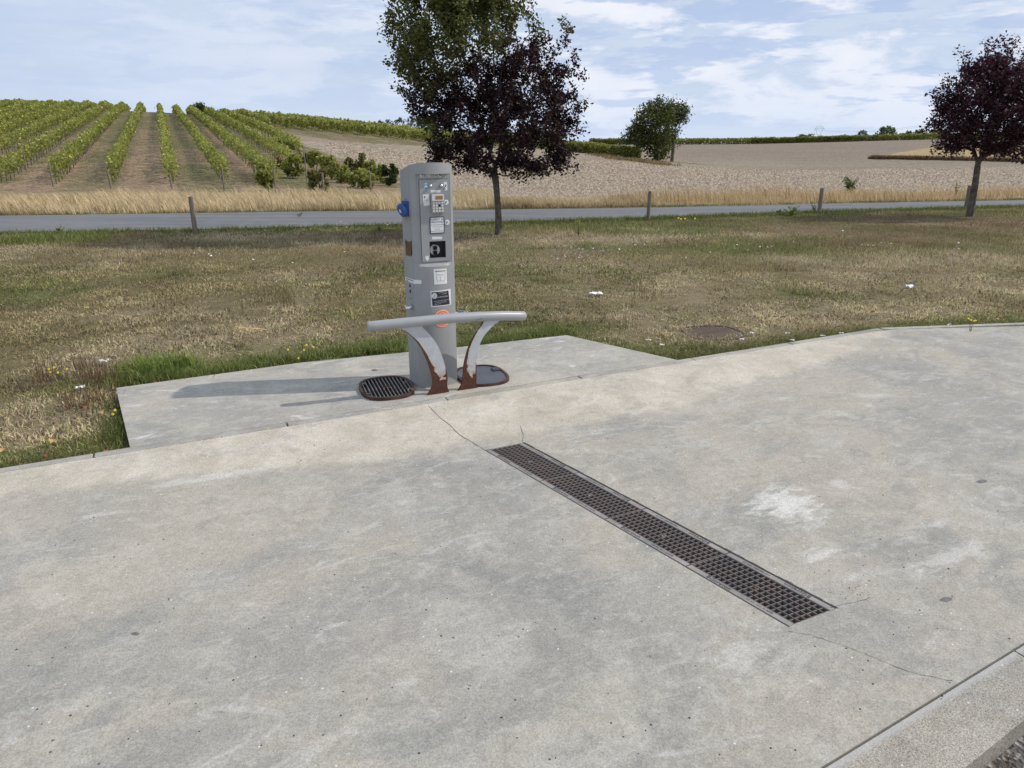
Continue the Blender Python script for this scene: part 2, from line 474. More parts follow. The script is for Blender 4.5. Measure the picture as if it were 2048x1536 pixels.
def _rustpaint(zlo, zhi, name):
    """grey paint that has flaked to bare rust low down"""
    m, t = mat(name)
    oc = t.n('ShaderNodeTexCoord').outputs['Object']
    z = t.n('ShaderNodeSeparateXYZ', {0: oc}).outputs[2]
    n1 = t.noise(oc, 14, 7, 0.6, 0.4); n2 = t.noise(oc, 45, 5, 0.7)
    f = t.math('DIVIDE', t.math('SUBTRACT', z, zlo), zhi - zlo)
    ed = t.n('ShaderNodeSeparateColor', {0: t.n('ShaderNodeVertexColor', layer_name='tint').outputs[0]}).outputs[0]
    ed = t.math('SUBTRACT', t.ramp(ed, [(0.0, 0.0), (0.22, 0.8), (0.5, 1.0), (0.9, 1.0), (1.0, 0.75)]), 0.9)
    f = t.math('ADD', f, t.math('MULTIPLY', ed, 1.9))
    f = t.math('MINIMUM', f, t.math('MULTIPLY_ADD', z, 4.0, 0.1))
    f = t.math('ADD', f, t.math('MULTIPLY', t.math('SUBTRACT', n1, 0.5), 1.5))
    pm = t.ramp(f, [(0.48, 0.0), (0.50, 1.0)])
    halo = t.math('MULTIPLY', t.ramp(f, [(0.45, 0.0), (0.5, 1.0), (0.66, 0.5), (0.85, 0.0)]), t.ramp(n2, [(0.42, 0.0), (0.58, 1.0)]))
    rust = t.mix(t.ramp(n2, [(0.3, 0.0), (0.7, 1.0)]), (0.055, 0.022, 0.015), (0.12, 0.048, 0.03))
    pt = t.mix(t.ramp(n1, [(0.3, 0.0), (0.7, 1.0)]), (0.40, 0.415, 0.43), (0.52, 0.53, 0.54))
    pt = t.mix(halo, pt, (0.42, 0.24, 0.07))
    c = t.mix(pm, rust, pt)
    return finish(m, t, c, t.ramp(pm, [(0, 0.9), (1, 0.5)]), t.math('ADD', pm, t.math('MULTIPLY', n2, 0.4)), 0.5, 0.003)
M['legpaint'] = _rustpaint(0.05, 0.24, 'flaking_paint')


def _rust(name, a, b):
    m, t = mat(name)
    oc = t.n('ShaderNodeTexCoord').outputs['Object']
    n1 = t.noise(oc, 9, 6, 0.65); n2 = t.noise(oc, 90, 4, 0.7)
    c = t.mix(t.ramp(n1, [(0.35, 0.0), (0.65, 1.0)]), a, b)
    c = t.mix(t.math('MULTIPLY', t.ramp(n2, [(0.55, 0.0), (0.7, 1.0)]), 0.35), c, (0.2, 0.13, 0.1))
    return finish(m, t, c, 0.7, n2, 0.3, 0.002, 0.2)
M['rust'] = _rust('rusty_iron', (0.045, 0.022, 0.018), (0.11, 0.06, 0.048))
M['grateiron'] = _rust('cast_iron', (0.135, 0.125, 0.118), (0.20, 0.155, 0.135))
M['railiron'] = _rust('worn_rail', (0.22, 0.205, 0.19), (0.36, 0.33, 0.30))
M['bargrey'] = plain('bar_top_worn', (0.22, 0.195, 0.17), 0.55, 0.3, 0.2, 30)


def _wood():
    m, t = mat('weathered_wood')
    oc = t.n('ShaderNodeTexCoord').outputs['Object']
    n1 = t.noise(t.mapv(oc, (30, 30, 1.5)), 2.5, 6, 0.65); n2 = t.noise(oc, 5, 4, 0.6)
    c = t.mix(t.ramp(n1, [(0.35, 0.0), (0.65, 1.0)]), (0.12, 0.095, 0.072), (0.30, 0.25, 0.20))
    c = t.mix(t.math('MULTIPLY', n2, 0.4), c, (0.2, 0.175, 0.15))
    return finish(m, t, c, 0.9, n1, 0.6, 0.006)
M['wood'] = _wood()


def _bark():
    m, t = mat('tree_bark')
    oc = t.n('ShaderNodeTexCoord').outputs['Object']
    n1 = t.noise(t.mapv(oc, (1, 1, 0.35)), 24, 7, 0.7); n2 = t.noise(oc, 7, 5, 0.6)
    c = t.mix(t.ramp(n1, [(0.35, 0.0), (0.65, 1.0)]), (0.05, 0.038, 0.029), (0.17, 0.135, 0.10))
    c = t.mix(t.math('MULTIPLY', t.ramp(n2, [(0.55, 0.0), (0.66, 1.0)]), 0.5), c, (0.27, 0.245, 0.195))
    return finish(m, t, c, 0.9, n1, 0.8, 0.012)
M['bark'] = _bark()


def _ground():
    """tinted ground: colour zones in the point attribute, broken up by noise"""
    m, t = mat('earth_ground')
    tint = t.n('ShaderNodeVertexColor', layer_name='tint').outputs[0]
    oc = t.n('ShaderNodeTexCoord').outputs['Object']
    n1 = t.noise(oc, 1.2, 7, 0.7, 0.4); n2 = t.noise(oc, 9, 6, 0.75); n3 = t.noise(oc, 0.12, 5, 0.6); n4 = t.noise(oc, 55, 3, 0.7)
    g = t.math('ADD', t.math('MULTIPLY', t.math('SUBTRACT', n1, 0.5), 0.8), t.math('MULTIPLY', t.math('SUBTRACT', n2, 0.5), 1.6))
    g = t.math('ADD', g, t.math('MULTIPLY', t.math('SUBTRACT', n3, 0.5), 0.5))
    g = t.math('ADD', t.math('ADD', g, t.math('MULTIPLY', t.math('SUBTRACT', n4, 0.5), 0.8)), 1.0)
    c = t.mix(1.0, tint, t.n('ShaderNodeCombineColor', {0: g, 1: g, 2: g}).outputs[0], 'MULTIPLY')
    return finish(m, t, c, 0.95, t.math('ADD', n2, t.math('MULTIPLY', n4, 0.4)), 0.8, 0.05, 0, 0.1)
M['ground'] = _ground()


def _field():
    """harrowed clods: voronoi relief"""
    m, t = mat('harrowed_earth')
    tint = t.n('ShaderNodeVertexColor', layer_name='tint').outputs[0]
    oc = t.n('ShaderNodeTexCoord').outputs['Object']
    vo = t.n('ShaderNodeTexVoronoi', {'Vector': oc, 'Scale': 7.0})
    vo2 = t.n('ShaderNodeTexVoronoi', {'Vector': oc, 'Scale': 2.6})
    n2 = t.noise(oc, 4, 6, 0.75); n3 = t.noise(t.mapv(oc, (0.05, 0.6, 1), rot=(0, 0, 0.12)), 1.0, 5, 0.6); n5 = t.noise(oc, .9, 5, .7)
    r = t.n('ShaderNodeSeparateColor', {0: vo.outputs['Color']}).outputs[0]
    r2 = t.n('ShaderNodeSeparateColor', {0: vo2.outputs['Color']}).outputs[0]
    g = t.math('ADD', t.math('MULTIPLY', t.math('SUBTRACT', r, 0.5), 0.75), t.math('MULTIPLY', t.math('SUBTRACT', r2, 0.5), 0.35))
    g = t.math('ADD', g, t.math('MULTIPLY', t.math('SUBTRACT', n2, 0.5), 1.3))
    g = t.math('ADD', g, t.math('MULTIPLY', t.math('SUBTRACT', n5, 0.5), 0.5))
    g = t.math('ADD', t.math('ADD', g, t.math('MULTIPLY', t.math('SUBTRACT', n3, 0.5), 0.45)), 1.0)
    c = t.mix(1.0, tint, t.n('ShaderNodeCombineColor', {0: g, 1: g, 2: g}).outputs[0], 'MULTIPLY')
    hgt = t.math('ADD', t.math('MULTIPLY', vo.outputs['Distance'], -1.0), n2)
    return finish(m, t, c, 0.95, hgt, 1.0, 0.08, 0, 0.1)
M['field'] = _field()


def _asphalt():
    m, t = mat('old_asphalt')
    oc = t.n('ShaderNodeTexCoord').outputs['Object']
    n1 = t.noise(t.mapv(oc, (0.15, 1.6, 1), rot=(0, 0, -0.19)), 1.6, 6, 0.6); n2 = t.noise(oc, 3, 7, 0.75); n3 = t.noise(oc, 60, 3, 0.7)
    c = t.mix(t.ramp(n1, [(0.35, 0.0), (0.65, 1.0)]), (0.115, 0.115, 0.118), (0.170, 0.170, 0.172))
    c = t.mix(t.math('MULTIPLY', t.ramp(n2, [(0.45, 0.0), (0.75, 1.0)]), 0.5), c, (0.21, 0.208, 0.20))
    return finish(m, t, c, 0.9, n3, 0.5, 0.006)
M['asphalt'] = _asphalt()


def tinted(name, rough=0.85, spec=0.2):
    m, t = mat(name)
    c = t.n('ShaderNodeVertexColor', layer_name='tint').outputs[0]
    return finish(m, t, c, rough, spec=spec)
M['clod'] = tinted('dry_clod')
M['stone'] = tinted('gravel_stone', 0.7)

# ------------------------------------------------------------------ noise in numpy
def vnoise(X, Y, scale, seed=0, octv=4):
    X = np.asarray(X, float) * scale; Y = np.asarray(Y, float) * scale
    out = np.zeros_like(X); amp = 1.0; tot = 0
    for o in range(octv):
        r = np.random.default_rng(seed * 31 + o)
        tab = r.random((256, 256))
        xi = np.floor(X).astype(int); yi = np.floor(Y).astype(int)
        a = X - xi; b = Y - yi; a = a * a * (3 - 2 * a); b = b * b * (3 - 2 * b)
        x0 = xi % 256; x1 = (xi + 1) % 256; y0 = yi % 256; y1 = (yi + 1) % 256
        out += amp * (tab[x0, y0] * (1 - a) * (1 - b) + tab[x1, y0] * a * (1 - b) + tab[x0, y1] * (1 - a) * b + tab[x1, y1] * a * b)
        tot += amp; amp *= 0.55; X = X * 2.03 + 7.1; Y = Y * 2.03 + 3.7
    return out / tot


def inpoly(X, Y, poly):
    X = np.asarray(X); Y = np.asarray(Y)
    ins = np.zeros(X.shape, bool); n = len(poly)
    for i in range(n):
        x0, y0 = poly[i]; x1, y1 = poly[(i + 1) % n]
        if y0 == y1: continue
        c = ((y0 > Y) != (y1 > Y)) & (X < (x1 - x0) * (Y - y0) / (y1 - y0) + x0)
        ins ^= c
    return ins


def mixc(a, b, f):
    f = np.asarray(f)[..., None]
    return np.asarray(a) * (1 - f) + np.asarray(b) * f


# ------------------------------------------------------------------ ground sheets
def Yfront(X):
    X = np.asarray(X, float)
    return np.where(X < 3.28, OY + (X - OX) * math.tan(A) + 0.05, 6.10 + 0.1317 * (X - 3.28))


ROAD_N = [(-400, -44), (-30, 9.3), (-8.99, 12.64), (-5.76, 13.15), (-1.21, 14.16), (2.83, 15.2), (7.0, 16.6), (13.24, 18.3), (30, 23.5), (400, 140)]
ROAD_F = [(-400, -40.5), (-30, 12.7), (-10.98, 15.56), (-4.82, 16.53), (-.28, 17.12), (4.6, 17.95), (8.74, 18.95), (13.99, 20.2), (30, 26.5), (400, 144)]
rnx, rny = zip(*ROAD_N); rfx, rfy = zip(*ROAD_F)


def grid_mesh(name, XX, YY, ZZ, mat_, col):
    ny, nx = XX.shape
    V = np.stack([XX, YY, ZZ], -1).reshape(-1, 3)
    idx = np.arange(nx * ny).reshape(ny, nx)
    F = np.stack([idx[:-1, :-1], idx[:-1, 1:], idx[1:, 1:], idx[1:, :-1]], -1).reshape(-1, 4)
    return np_mesh(name, V, F, mat_, col=None if col is None else col.reshape(-1, 3), smooth=True)


# green patches of the lawn: (pixel x, pixel y, radius x m, radius y m, amount)
GREEN = [(90, 478, 2.2, .8, .9), (600, 466, 4, .25, .4), (1430, 497, 2.4, .55, 1.0), (1650, 500, 1.5, .5, .6), (1500, 434, 6, .35, .8), (1150, 452, 2.5, .5, .7),
         (1850, 432, 4, .6, .7), (200, 870, .45, .3, .9), (60, 900, .8, .2, .5), (1500, 695, 1.6, .12, .8), (1250, 695, .9, .18, .7), (1650, 665, 1.0, .14, .6), (1900, 640, 1.2, .16, .6),
         (650, 715, 1.6, .22, 1.0), (330, 745, 1.0, .22, 1.0), (1050, 655, .8, .22, .9), (420, 545, 1.0, .4, .35), (620, 560, 1.2, .4, .3), (1560, 585, .7, .3, .4), (900, 452, 3, .2, .3)]
BROWN = [(1350, 475, 2.2, .35, .8), (1650, 540, 2.5, .8, .5), (560, 660, 1.2, .5, .6), (250, 690, 1.3, .5, .5), (60, 860, .6, .3, .9), (1350, 600, 2.0, .6, .5), (1050, 600, 1.2, .4, .5), (1800, 620, 2, .5, .6), (950, 490, 3, .5, .4)]


def lawn_masks(X, Y):
    g = np.zeros_like(X); b = np.zeros_like(X)
    for lst, arr in ((GREEN, g), (BROWN, b)):
        for u, v, rx, ry, am in lst:
            p = G(u, v)
            s = ((X - p.x) * .95 + (Y - p.y) * .3) / rx; t_ = (-(X - p.x) * .3 + (Y - p.y) * .95) / ry
            arr += am * np.exp(-(s * s + t_ * t_))
    n1 = vnoise(X, Y, 0.9, 3); n2 = vnoise(X, Y, 0.28, 4); n3 = vnoise(X, Y, 3.5, 5, 3)
    g = g - .5 * np.exp(-((Y - 11.8) / 1.3) ** 2) * (X < 1)
    green = np.clip((n2 - .5) * 2.2 + (n1 - .5) * 2.6 + (n3 - .5) * 1.2 + g * 1.3 - b * .6 + .02, 0, 1)
    dead = np.clip((vnoise(X, Y, 0.7, 8) - .5) * 3 + (n3 - .5) * 1.5 + b * .8 - g * .9 + .35, 0, 1)
    return green, dead


def lawn_col(X, Y):
    green, dead = lawn_masks(X, Y)
    c = mixc((0.155, 0.125, 0.060), (0.240, 0.190, 0.115), dead)       # straw olive to dead pinkish straw
    c = mixc(c, (0.10, 0.115, 0.040), green * .8)
    red = np.clip((vnoise(X, Y, 0.5, 14) - .55) * 4, 0, 1) * np.clip((Y - 9) / 4, 0, 1)
    c = mixc(c, (0.13, 0.085, 0.05), red * .6)
    return c


# near ground: lawn from the kerb to beyond the road
xs = np.concatenate([-np.geomspace(400, 16, 26), np.arange(-15.5, 22.1, .25), np.geomspace(23, 400, 26)])
gj = np.concatenate([np.linspace(0, .35, 50, endpoint=False), np.linspace(.35, 1, 60)])
yf0 = Yfront(xs)
yb = np.maximum(26.0, np.interp(xs, rfx, rfy) + 3)
XX = np.repeat(xs[None], len(gj), 0)
YY = yf0[None] + (yb - yf0)[None] * gj[:, None]
ZZ = terr(XX, YY) + (vnoise(XX, YY, 1.5, 21, 3) - .5) * .03 * np.clip(np.abs(XX) < 60, 0, 1)
ZZ = np.where(YY < -2, -.045, ZZ)
lc = lawn_col(XX, YY) * 1.05
pastroad = np.clip((YY - np.interp(XX, rfx, rfy) - .2) / 1.5, 0, 1)
lc = mixc(lc, (0.33, 0.25, 0.14), pastroad)
near = grid_mesh('lawn_ground', XX, YY, ZZ, M['ground'], lc)
tag(near, 'dry mown lawn ground between the kerb and the road', kind='structure')

# far terrain: vineyard hill and harrowed fields
VINEYARD = [GT(805, 388), GT(812, 372), GT(790, 345), GT(700, 322), GT(610, 292), GT(512, 262)]
VINEYARD += [GT(600, 272), GT(700, 284), GT(845, 292)]
_vp = [(p.x, p.y) for p in VINEYARD]
_vp = _vp + [(10, 105), (22, 100), (24, 88)] + [(GT(1150, 306).x, 93), (GT(1280, 319).x, 88), (26, 160), (-400, 400), (-400, 24), (-5.5, 24)]
STUBBLE = [(p.x, p.y) for p in (GT(1742, 317), GT(1800, 305), GT(1860, 295), GT(2100, 299), GT(2200, 312), GT(2100, 325), GT(1960, 320))]
ys = np.concatenate([np.arange(24, 60, .5), np.arange(60, 140, 1.0), np.arange(140, 300, 4), np.geomspace(300, 6000, 40)])
ts = np.concatenate([np.linspace(-2.4, -.8, 20, endpoint=False), np.linspace(-.8, .8, 320), np.linspace(.81, 2.4, 20)])
TT, YY = np.meshgrid(ts, ys); XX = TT * YY
ZZ = terr(XX, YY) - .012
ZZ += np.where(YY < 200, (vnoise(XX, YY, .35, 31, 3) - .5) * .12, 0)
jx = XX + (vnoise(XX, YY, .6, 41) - .5) * 1.6; jy = YY + (vnoise(XX, YY, .6, 42) - .5) * 1.6
vin = inpoly(jx, jy, _vp).astype(float)
fieldc = mixc((0.27, 0.218, 0.160), (0.34, 0.28, 0.21), np.clip(vnoise(XX, YY, .06, 51) * 1.6 - .3, 0, 1))
fieldc = mixc(fieldc, (0.235, 0.188, 0.145), np.clip((YY - 60) / 120, 0, .75) * (TT > .1))
gr = np.clip((vnoise(XX, YY, .25, 52) - .42) * 3.5, 0, 1)
# alternate vine alleys are greener
row = (XX + .464 * (YY - 36)) / 2.74
gr = np.clip(gr * .7 + .45 * (np.mod(np.floor(row), 2) == 0) + np.clip((YY - 60) / 60, 0, .4), 0, 1)
vinec = mixc((0.27, 0.195, 0.125), (0.13, 0.13, 0.055), gr * .8)
c = mixc(fieldc, vinec, vin)
stb = inpoly(XX, YY, STUBBLE).astype(float)
c = mixc(c, (0.40, 0.30, 0.16), stb)
verge = np.clip(1 - (YY - 29) / 2.0, 0, 1)
c = mixc(c, (0.33, 0.245, 0.14), verge * .8)
far_g = np.clip((YY - 262) / 10, 0, 1)
c = mixc(c, (0.10, 0.11, 0.05), far_g)
far = grid_mesh('field_ground', XX, YY, ZZ, M['field'], c)
tag(far, 'vineyard hillside and harrowed fields rising to the horizon', kind='structure')

# gravel sheet under and in front of the slab
mb = MB(); mb.add([(-300, -200, -.13), (300, -200, -.13), (300, 10, -.13), (-300, 10, -.13)], [(0, 1, 2, 3)])
m_, t_ = mat('dark_gravel_ground')
oc = t_.n('ShaderNodeTexCoord').outputs['Object']
vo = t_.n('ShaderNodeTexVoronoi', {'Vector': oc, 'Scale': 70.0})
cc = t_.ramp(t_.n('ShaderNodeSeparateColor', {0: vo.outputs['Color']}).outputs[0], [(0, (0.05, 0.045, 0.04)), (.7, (0.16, 0.15, 0.14)), (1, (0.4, 0.37, 0.33))])
finish(m_, t_, cc, .9, vo.outputs['Distance'], 1.0, .01)
tag(mb.build('gravel_ground', m_), 'gravel ground beyond the lower edge of the slab', kind='structure')

# road
rx = np.concatenate([-np.geomspace(400, 21, 20), np.arange(-20, 30, .5), np.geomspace(30.5, 400, 20)])
fr = np.linspace(0, 1, 7)
XX = np.repeat(rx[None], 7, 0)
wob = (vnoise(rx, rx * 0, 1.2, 61) - .5) * .18
YN = np.interp(rx, rnx, rny) + wob; YF = np.interp(rx, rfx, rfy) - wob * .7
YY = YN[None] + (YF - YN)[None] * fr[:, None]
ZZ = terr(XX, np.minimum(YY, 20.5)) + .022 + .03 * (1 - (2 * fr[:, None] - 1) ** 2)
road = grid_mesh('road', XX, YY, ZZ, M['asphalt'], None)
tag(road, 'narrow grey country road crossing behind the lawn', kind='structure')

# ------------------------------------------------------------------ concrete slab, kerb, pad
DR0, DR1, DS0, DS1, DSH = .697, 2.555, 1.771, 2.016, .199     # drain opening in the slab frame


def slab_z(s, t):
    k = 1 - max(0, min(1, (s - 3.6) / 2.4))
    q = max(0, min(1, t / (.62)))
    return -.05 * (.25 + .75 * k) * (q * q * (3 - 2 * q)) + .004 * (1 - q)


def dshear(t): return DSH * (max(DR0, min(DR1, t)) - DR0)


def tend(s): return 3.153 - .0647 * s


cols = sorted(set([round(x, 3) for x in np.arange(-12, 14.01, .25)] + [DS0, DS1]))
rows_near = [x / 20 for x in range(0, 14)] + [DR0] + list(np.arange(.8, 2.5, .2)) + [DR1, 2.75]
V = []; F = []
for c_ in cols:
    k0 = kerb_t(c_)
    for r_ in rows_near + [None]:
        if r_ is None:
            s_ = c_ + dshear(DR1); t__ = tend(s_)
        else:
            t__ = max(r_, k0 + r_ * .02); s_ = c_ + dshear(r_)
            if k0 > 0 and r_ <= k0: s_ = c_
        V.append((s_, -t__, slab_z(s_, t__)))
nr = len(rows_near) + 1
i_d0, i_d1 = rows_near.index(DR0), rows_near.index(DR1)
for i in range(len(cols) - 1):
    for j in range(nr - 1):
        if cols[i] >= DS0 - 1e-6 and cols[i + 1] <= DS1 + 1e-6 and i_d0 <= j < i_d1: continue
        F.append((i * nr + j, i * nr + j + 1, (i + 1) * nr + j + 1, (i + 1) * nr + j))
mb = MB(); mb.add(V, F, True)
# sides of the drain pit
zt = -.05
q = [(DS0, DR0), (DS1, DR0), (DS1 + DSH * (DR1 - DR0), DR1), (DS0 + DSH * (DR1 - DR0), DR1)]
mb.add([(a, -b, zt) for a, b in q] + [(a, -b, -.20) for a, b in q], [(0, 1, 5, 4), (1, 2, 6, 5), (2, 3, 7, 6), (3, 0, 4, 7)])
# outer skirt at the joint
e_ = [(c_ + dshear(DR1)) for c_ in cols]
mb.add([(a, -tend(a), -.05) for a in e_] + [(a, -tend(a), -.128) for a in e_], [(i, i + 1, len(e_) + i + 1, len(e_) + i) for i in range(len(e_) - 1)])
slab = mb.build('concrete_slab', M['slab'], loc=(OX, OY, 0), rz=A)
tag(slab, 'pale concrete service slab with a beige sloping border', kind='structure')

# rough strip beyond the open joint, split by an expansion joint
def strip_poly(s0, s1):
    def e(s): return 3.213 - .10 * (s - 2.12)
    pts = [(s0, -(tend(s0) + .007)), (s1, -(tend(s1) + .007)), (s1, -e(s1)), (s0, -e(s0))]
    mb = MB(); mb.prism(pts[::-1], -.128, -.052)
    return mb
for k, (a, b) in enumerate(((-12, 2.735), (2.742, 6.2))):
    o = strip_poly(a, b).build('edging_strip', M['strip'], loc=(OX, OY, 0), rz=A, bevel=.004)
    tag(o, 'rough concrete edging strip along the slab joint', kind='structure')

# kerb stones: thin line of precast kerb
ks = [(-12, -5), (-4.99, -2.6), (-2.59, .0), ]
klen = [-12, -8, -4, -2.2, -.178, .82, 1.82, 2.82, 3.82, 4.82, 5.90]
kern = []
kerb = empty('kerb', (OX, OY, 0), A)
tag(kerb, 'narrow concrete kerb bordering the slab', kind='structure')
for a, b in zip(klen[:-1], klen[1:]):
    mb = MB(); mb.box(a + .004, b - .004, .002 + 0, .066, -.16, .006 + R.uniform(-.001, .002))
    mb.build('kerb_stone', M['kerb'], kerb, bevel=.006)
ux, uy = math.cos(math.atan(.33)), math.sin(math.atan(.33))
for k in range(9):
    a = 5.905 + k * 1.0 * ux; b = a + .992 * ux
    p0 = (a, -kerb_t(a)); p1 = (b, -kerb_t(b))
    mb = MB(); mb.prism([(p0[0], p0[1] + .002), (p1[0], p1[1] + .002), (p1[0] + .06 * uy, p1[1] + .062), (p0[0] + .06 * uy, p0[1] + .062)], -.16, .007)
    mb.build('kerb_stone', M['kerb'], kerb, bevel=.005)

# service pad behind the kerb
padpts = [(-.005, .069), (3.70, .069), (3.30, 1.06), (2.5, 1.10), (1.12, 1.24), (-.115, 1.20)]
mb = MB(); mb.prism(padpts, -.15, .004)
pad = mb.build('service_pad', M['pad'], loc=(OX, OY, 0), rz=A, bevel=.006)
tag(pad, 'raised concrete pad carrying the service terminal', kind='structure')

# hairline cracks
def surf(p):
    """point of the slab surface on the line of sight through ground point p"""
    f = 1.0
    for _ in range(6):
        s_, t__ = to_st((p.x * f, p.y * f)); z = slab_z(s_, t__) if t__ > 0 else .006
        f = (H - z) / H
    return Vector((p.x * f, p.y * f, z))


def crack(name, pix, wd, z=None, label=None):
    P = []
    for (u0, v0), (u1, v1) in zip(pix[:-1], pix[1:]):
        n = max(2, int(math.hypot(u1 - u0, v1 - v0) / 9))
        for k in range(n):
            f = k / n
            P.append(G(u0 + (u1 - u0) * f + R.uniform(-2, 2), v0 + (v1 - v0) * f + R.uniform(-1.2, 1.2)))
    P.append(G(*pix[-1]))
    vs = []; fs = []
    for i, p in enumerate(P):
        d = (P[min(i + 1, len(P) - 1)] - P[max(i - 1, 0)]).normalized(); nrm = Vector((-d.y, d.x, 0))
        q = surf(p) + Vector((0, 0, .0016)); wdt = wd * R.uniform(.3, .95)
        vs += [q + nrm * wdt, q - nrm * wdt]
    fs = [(2 * i, 2 * i + 1, 2 * i + 3, 2 * i + 2) for i in range(len(P) - 1)]
    mb = MB(); mb.add(vs, fs)
    o = mb.build(name, M['crack'])
    o['kind'] = 'structure'
    if label: o['label'] = label
    return o
crack('crack', [(858, 812), (880, 835), (905, 858), (935, 880), (968, 899)], .0022, None, 'thin crack from the terminal foot to the drain corner')
crack('crack', [(1040, 852), (1046, 870), (1045, 884)], .0015, None, 'short crack at the far corner of the drain')
crack('crack', [(1576, 1262), (1620, 1270), (1690, 1292), (1760, 1320), (1800, 1338), (1850, 1352), (1905, 1362)], .0011, None, 'winding crack from the drain to the slab joint')
crack('crack', [(1660, 1214), (1700, 1208), (1740, 1195)], .0011, None, 'short crack at the near corner of the drain')

# ------------------------------------------------------------------ drain
def dpt(i, j, z=0.0):
    """i across 0..1, j along in metres from the far end; slab frame"""
    t__ = DR0 + j
    s_ = DS0 + (DS1 - DS0) * i + DSH * (t__ - DR0)
    return (s_, -t__, z)
ZF = -.05
drain = empty('drain_channel', (OX, OY, 0), A)
tag(drain, 'long slotted drain with rusty square-mesh gratings set in the slab', 'drain')


def dbar(mb, i0, i1, j0, j1, z0, z1, smooth=False):
    v = [dpt(i0, j0, z0), dpt(i1, j0, z0), dpt(i1, j1, z0), dpt(i0, j1, z0), dpt(i0, j0, z1), dpt(i1, j0, z1), dpt(i1, j1, z1), dpt(i0, j1, z1)]
    mb.add(v, [(3, 2, 1, 0), (4, 5, 6, 7), (0, 1, 5, 4), (1, 2, 6, 5), (2, 3, 7, 6), (3, 0, 4, 7)])
L = DR1 - DR0
mb = MB(); dbar(mb, .02, .98, .004, L - .004, -.199, -.16); mb.build('channel_floor', M['black'], drain)
# black gap all round comes from the pit itself; rails sit inside it
seg = L / 4
for k in range(4):
    for side in (0, 1):
        mb = MB()
        a, b = (.022, .125) if side == 0 else (.862, .965)
        dbar(mb, a, b, k * seg + .004, (k + 1) * seg - .003, ZF - .10, ZF - .001)
        rail = mb.build('edge_rail', M['railiron'], drain, bevel=.0015)
    # grating: one casting, six openings across
    mb = MB()
    g0, g1 = .130, .857
    j0, j1 = k * seg + .003, (k + 1) * seg - .003
    nlong, ncross = 6, 19
    zt_, zb_ = ZF - .0015, ZF - .038
    for n in range(nlong + 1):
        i_ = g0 + (g1 - g0) * n / nlong
        wd = .0072 if 0 < n < nlong else .012
        dbar(mb, max(g0, i_ - wd), min(g1, i_ + wd), j0, j1, zb_, zt_)
    for n in range(ncross + 1):
        j_ = j0 + (j1 - j0) * n / ncross
        hw = .0023 if 0 < n < ncross else .004
        # cross bars lie a touch lower and slope, as cast
        v = [dpt(g0 + .004, j_ - hw, zb_), dpt(g1 - .004, j_ - hw, zb_), dpt(g1 - .004, j_ + hw * 1.5, zb_), dpt(g0 + .004, j_ + hw * 1.5, zb_),
             dpt(g0 + .004, j_ - hw, zt_ - .0022), dpt(g1 - .004, j_ - hw, zt_ - .0022), dpt(g1 - .004, j_ + hw, zt_ - .0022), dpt(g0 + .004, j_ + hw, zt_ - .0022)]
        mb.add(v, [(3, 2, 1, 0), (4, 5, 6, 7), (0, 1, 5, 4), (1, 2, 6, 5), (2, 3, 7, 6), (3, 0, 4, 7)])
    gr_o = mb.build('grating', M['grateiron'], drain)
    mb = MB(); cx = dpt(.49, (j0 + j1) / 2, zt_ - .004)
    mb.lathe(cx, (0, 0, 1), [(-.02, .012), (0, .012), (.0015, .009), (.0015, .0045), (-.004, .004)], 14)
    mb.build('bolt', M['railiron'] if k != 3 else M['brownhole'], gr_o)


# silt and grit lodged in the left openings
mb = MB()
for _ in range(420):
    j = R.uniform(.02, L - .02); i_ = R.choice([.165, .165, .165, .20, .80]) + R.gauss(0, .022)
    x, y, _z = dpt(i_, j); r_ = R.uniform(.002, .006); z = ZF - .034 + R.uniform(-.004, .010)
    a = R.uniform(0, 6)
    mb.add([(x + r_ * math.cos(a + k * 1.257), y + r_ * math.sin(a + k * 1.257), z) for k in range(5)] + [(x, y, z + r_)], [(k, (k + 1) % 5, 5) for k in range(5)])
o = mb.build('silt', plain('pale_silt', (.30, .27, .23), .9, 0, .5, 60), drain); o['kind'] = 'stuff'


def text(body, size, loc, rot, mat_, parent, name='lettering', align='CENTER', ext=0.0, xs=1.0):
    cu = bpy.data.curves.new(name, 'FONT')
    cu.body = body; cu.size = size; cu.align_x = align; cu.align_y = 'CENTER'; cu.extrude = ext
    cu.resolution_u = 2
    cu.materials.append(mat_)
    o = bpy.data.objects.new(name, cu)
    o.location = loc; o.rotation_euler = rot; o.scale = (xs, 1, 1)
    return link(o, parent)
# dark dirty joint round the drain frame
for i0_, i1_, a_, b_ in ((-.012, .004, -.004, L + .004), (.985, 1.004, -.004, L + .004)):
    n_ = 60; mb = MB()
    for k in range(n_):
        j0_ = a_ + (b_ - a_) * k / n_; j1_ = a_ + (b_ - a_) * (k + 1) / n_; w0 = R.uniform(-.008, .010) if i0_ > .5 else R.uniform(-.003, .003)
        p_ = [dpt(i0_, j0_, ZF + .0012), dpt(i1_ + w0, j0_, ZF + .0012), dpt(i1_ + w0, j1_, ZF + .0012), dpt(i0_, j1_, ZF + .0012)]
        mb.add(p_, [(0, 3, 2, 1)])
    mb.build('dirty_joint', M['crack'], drain)
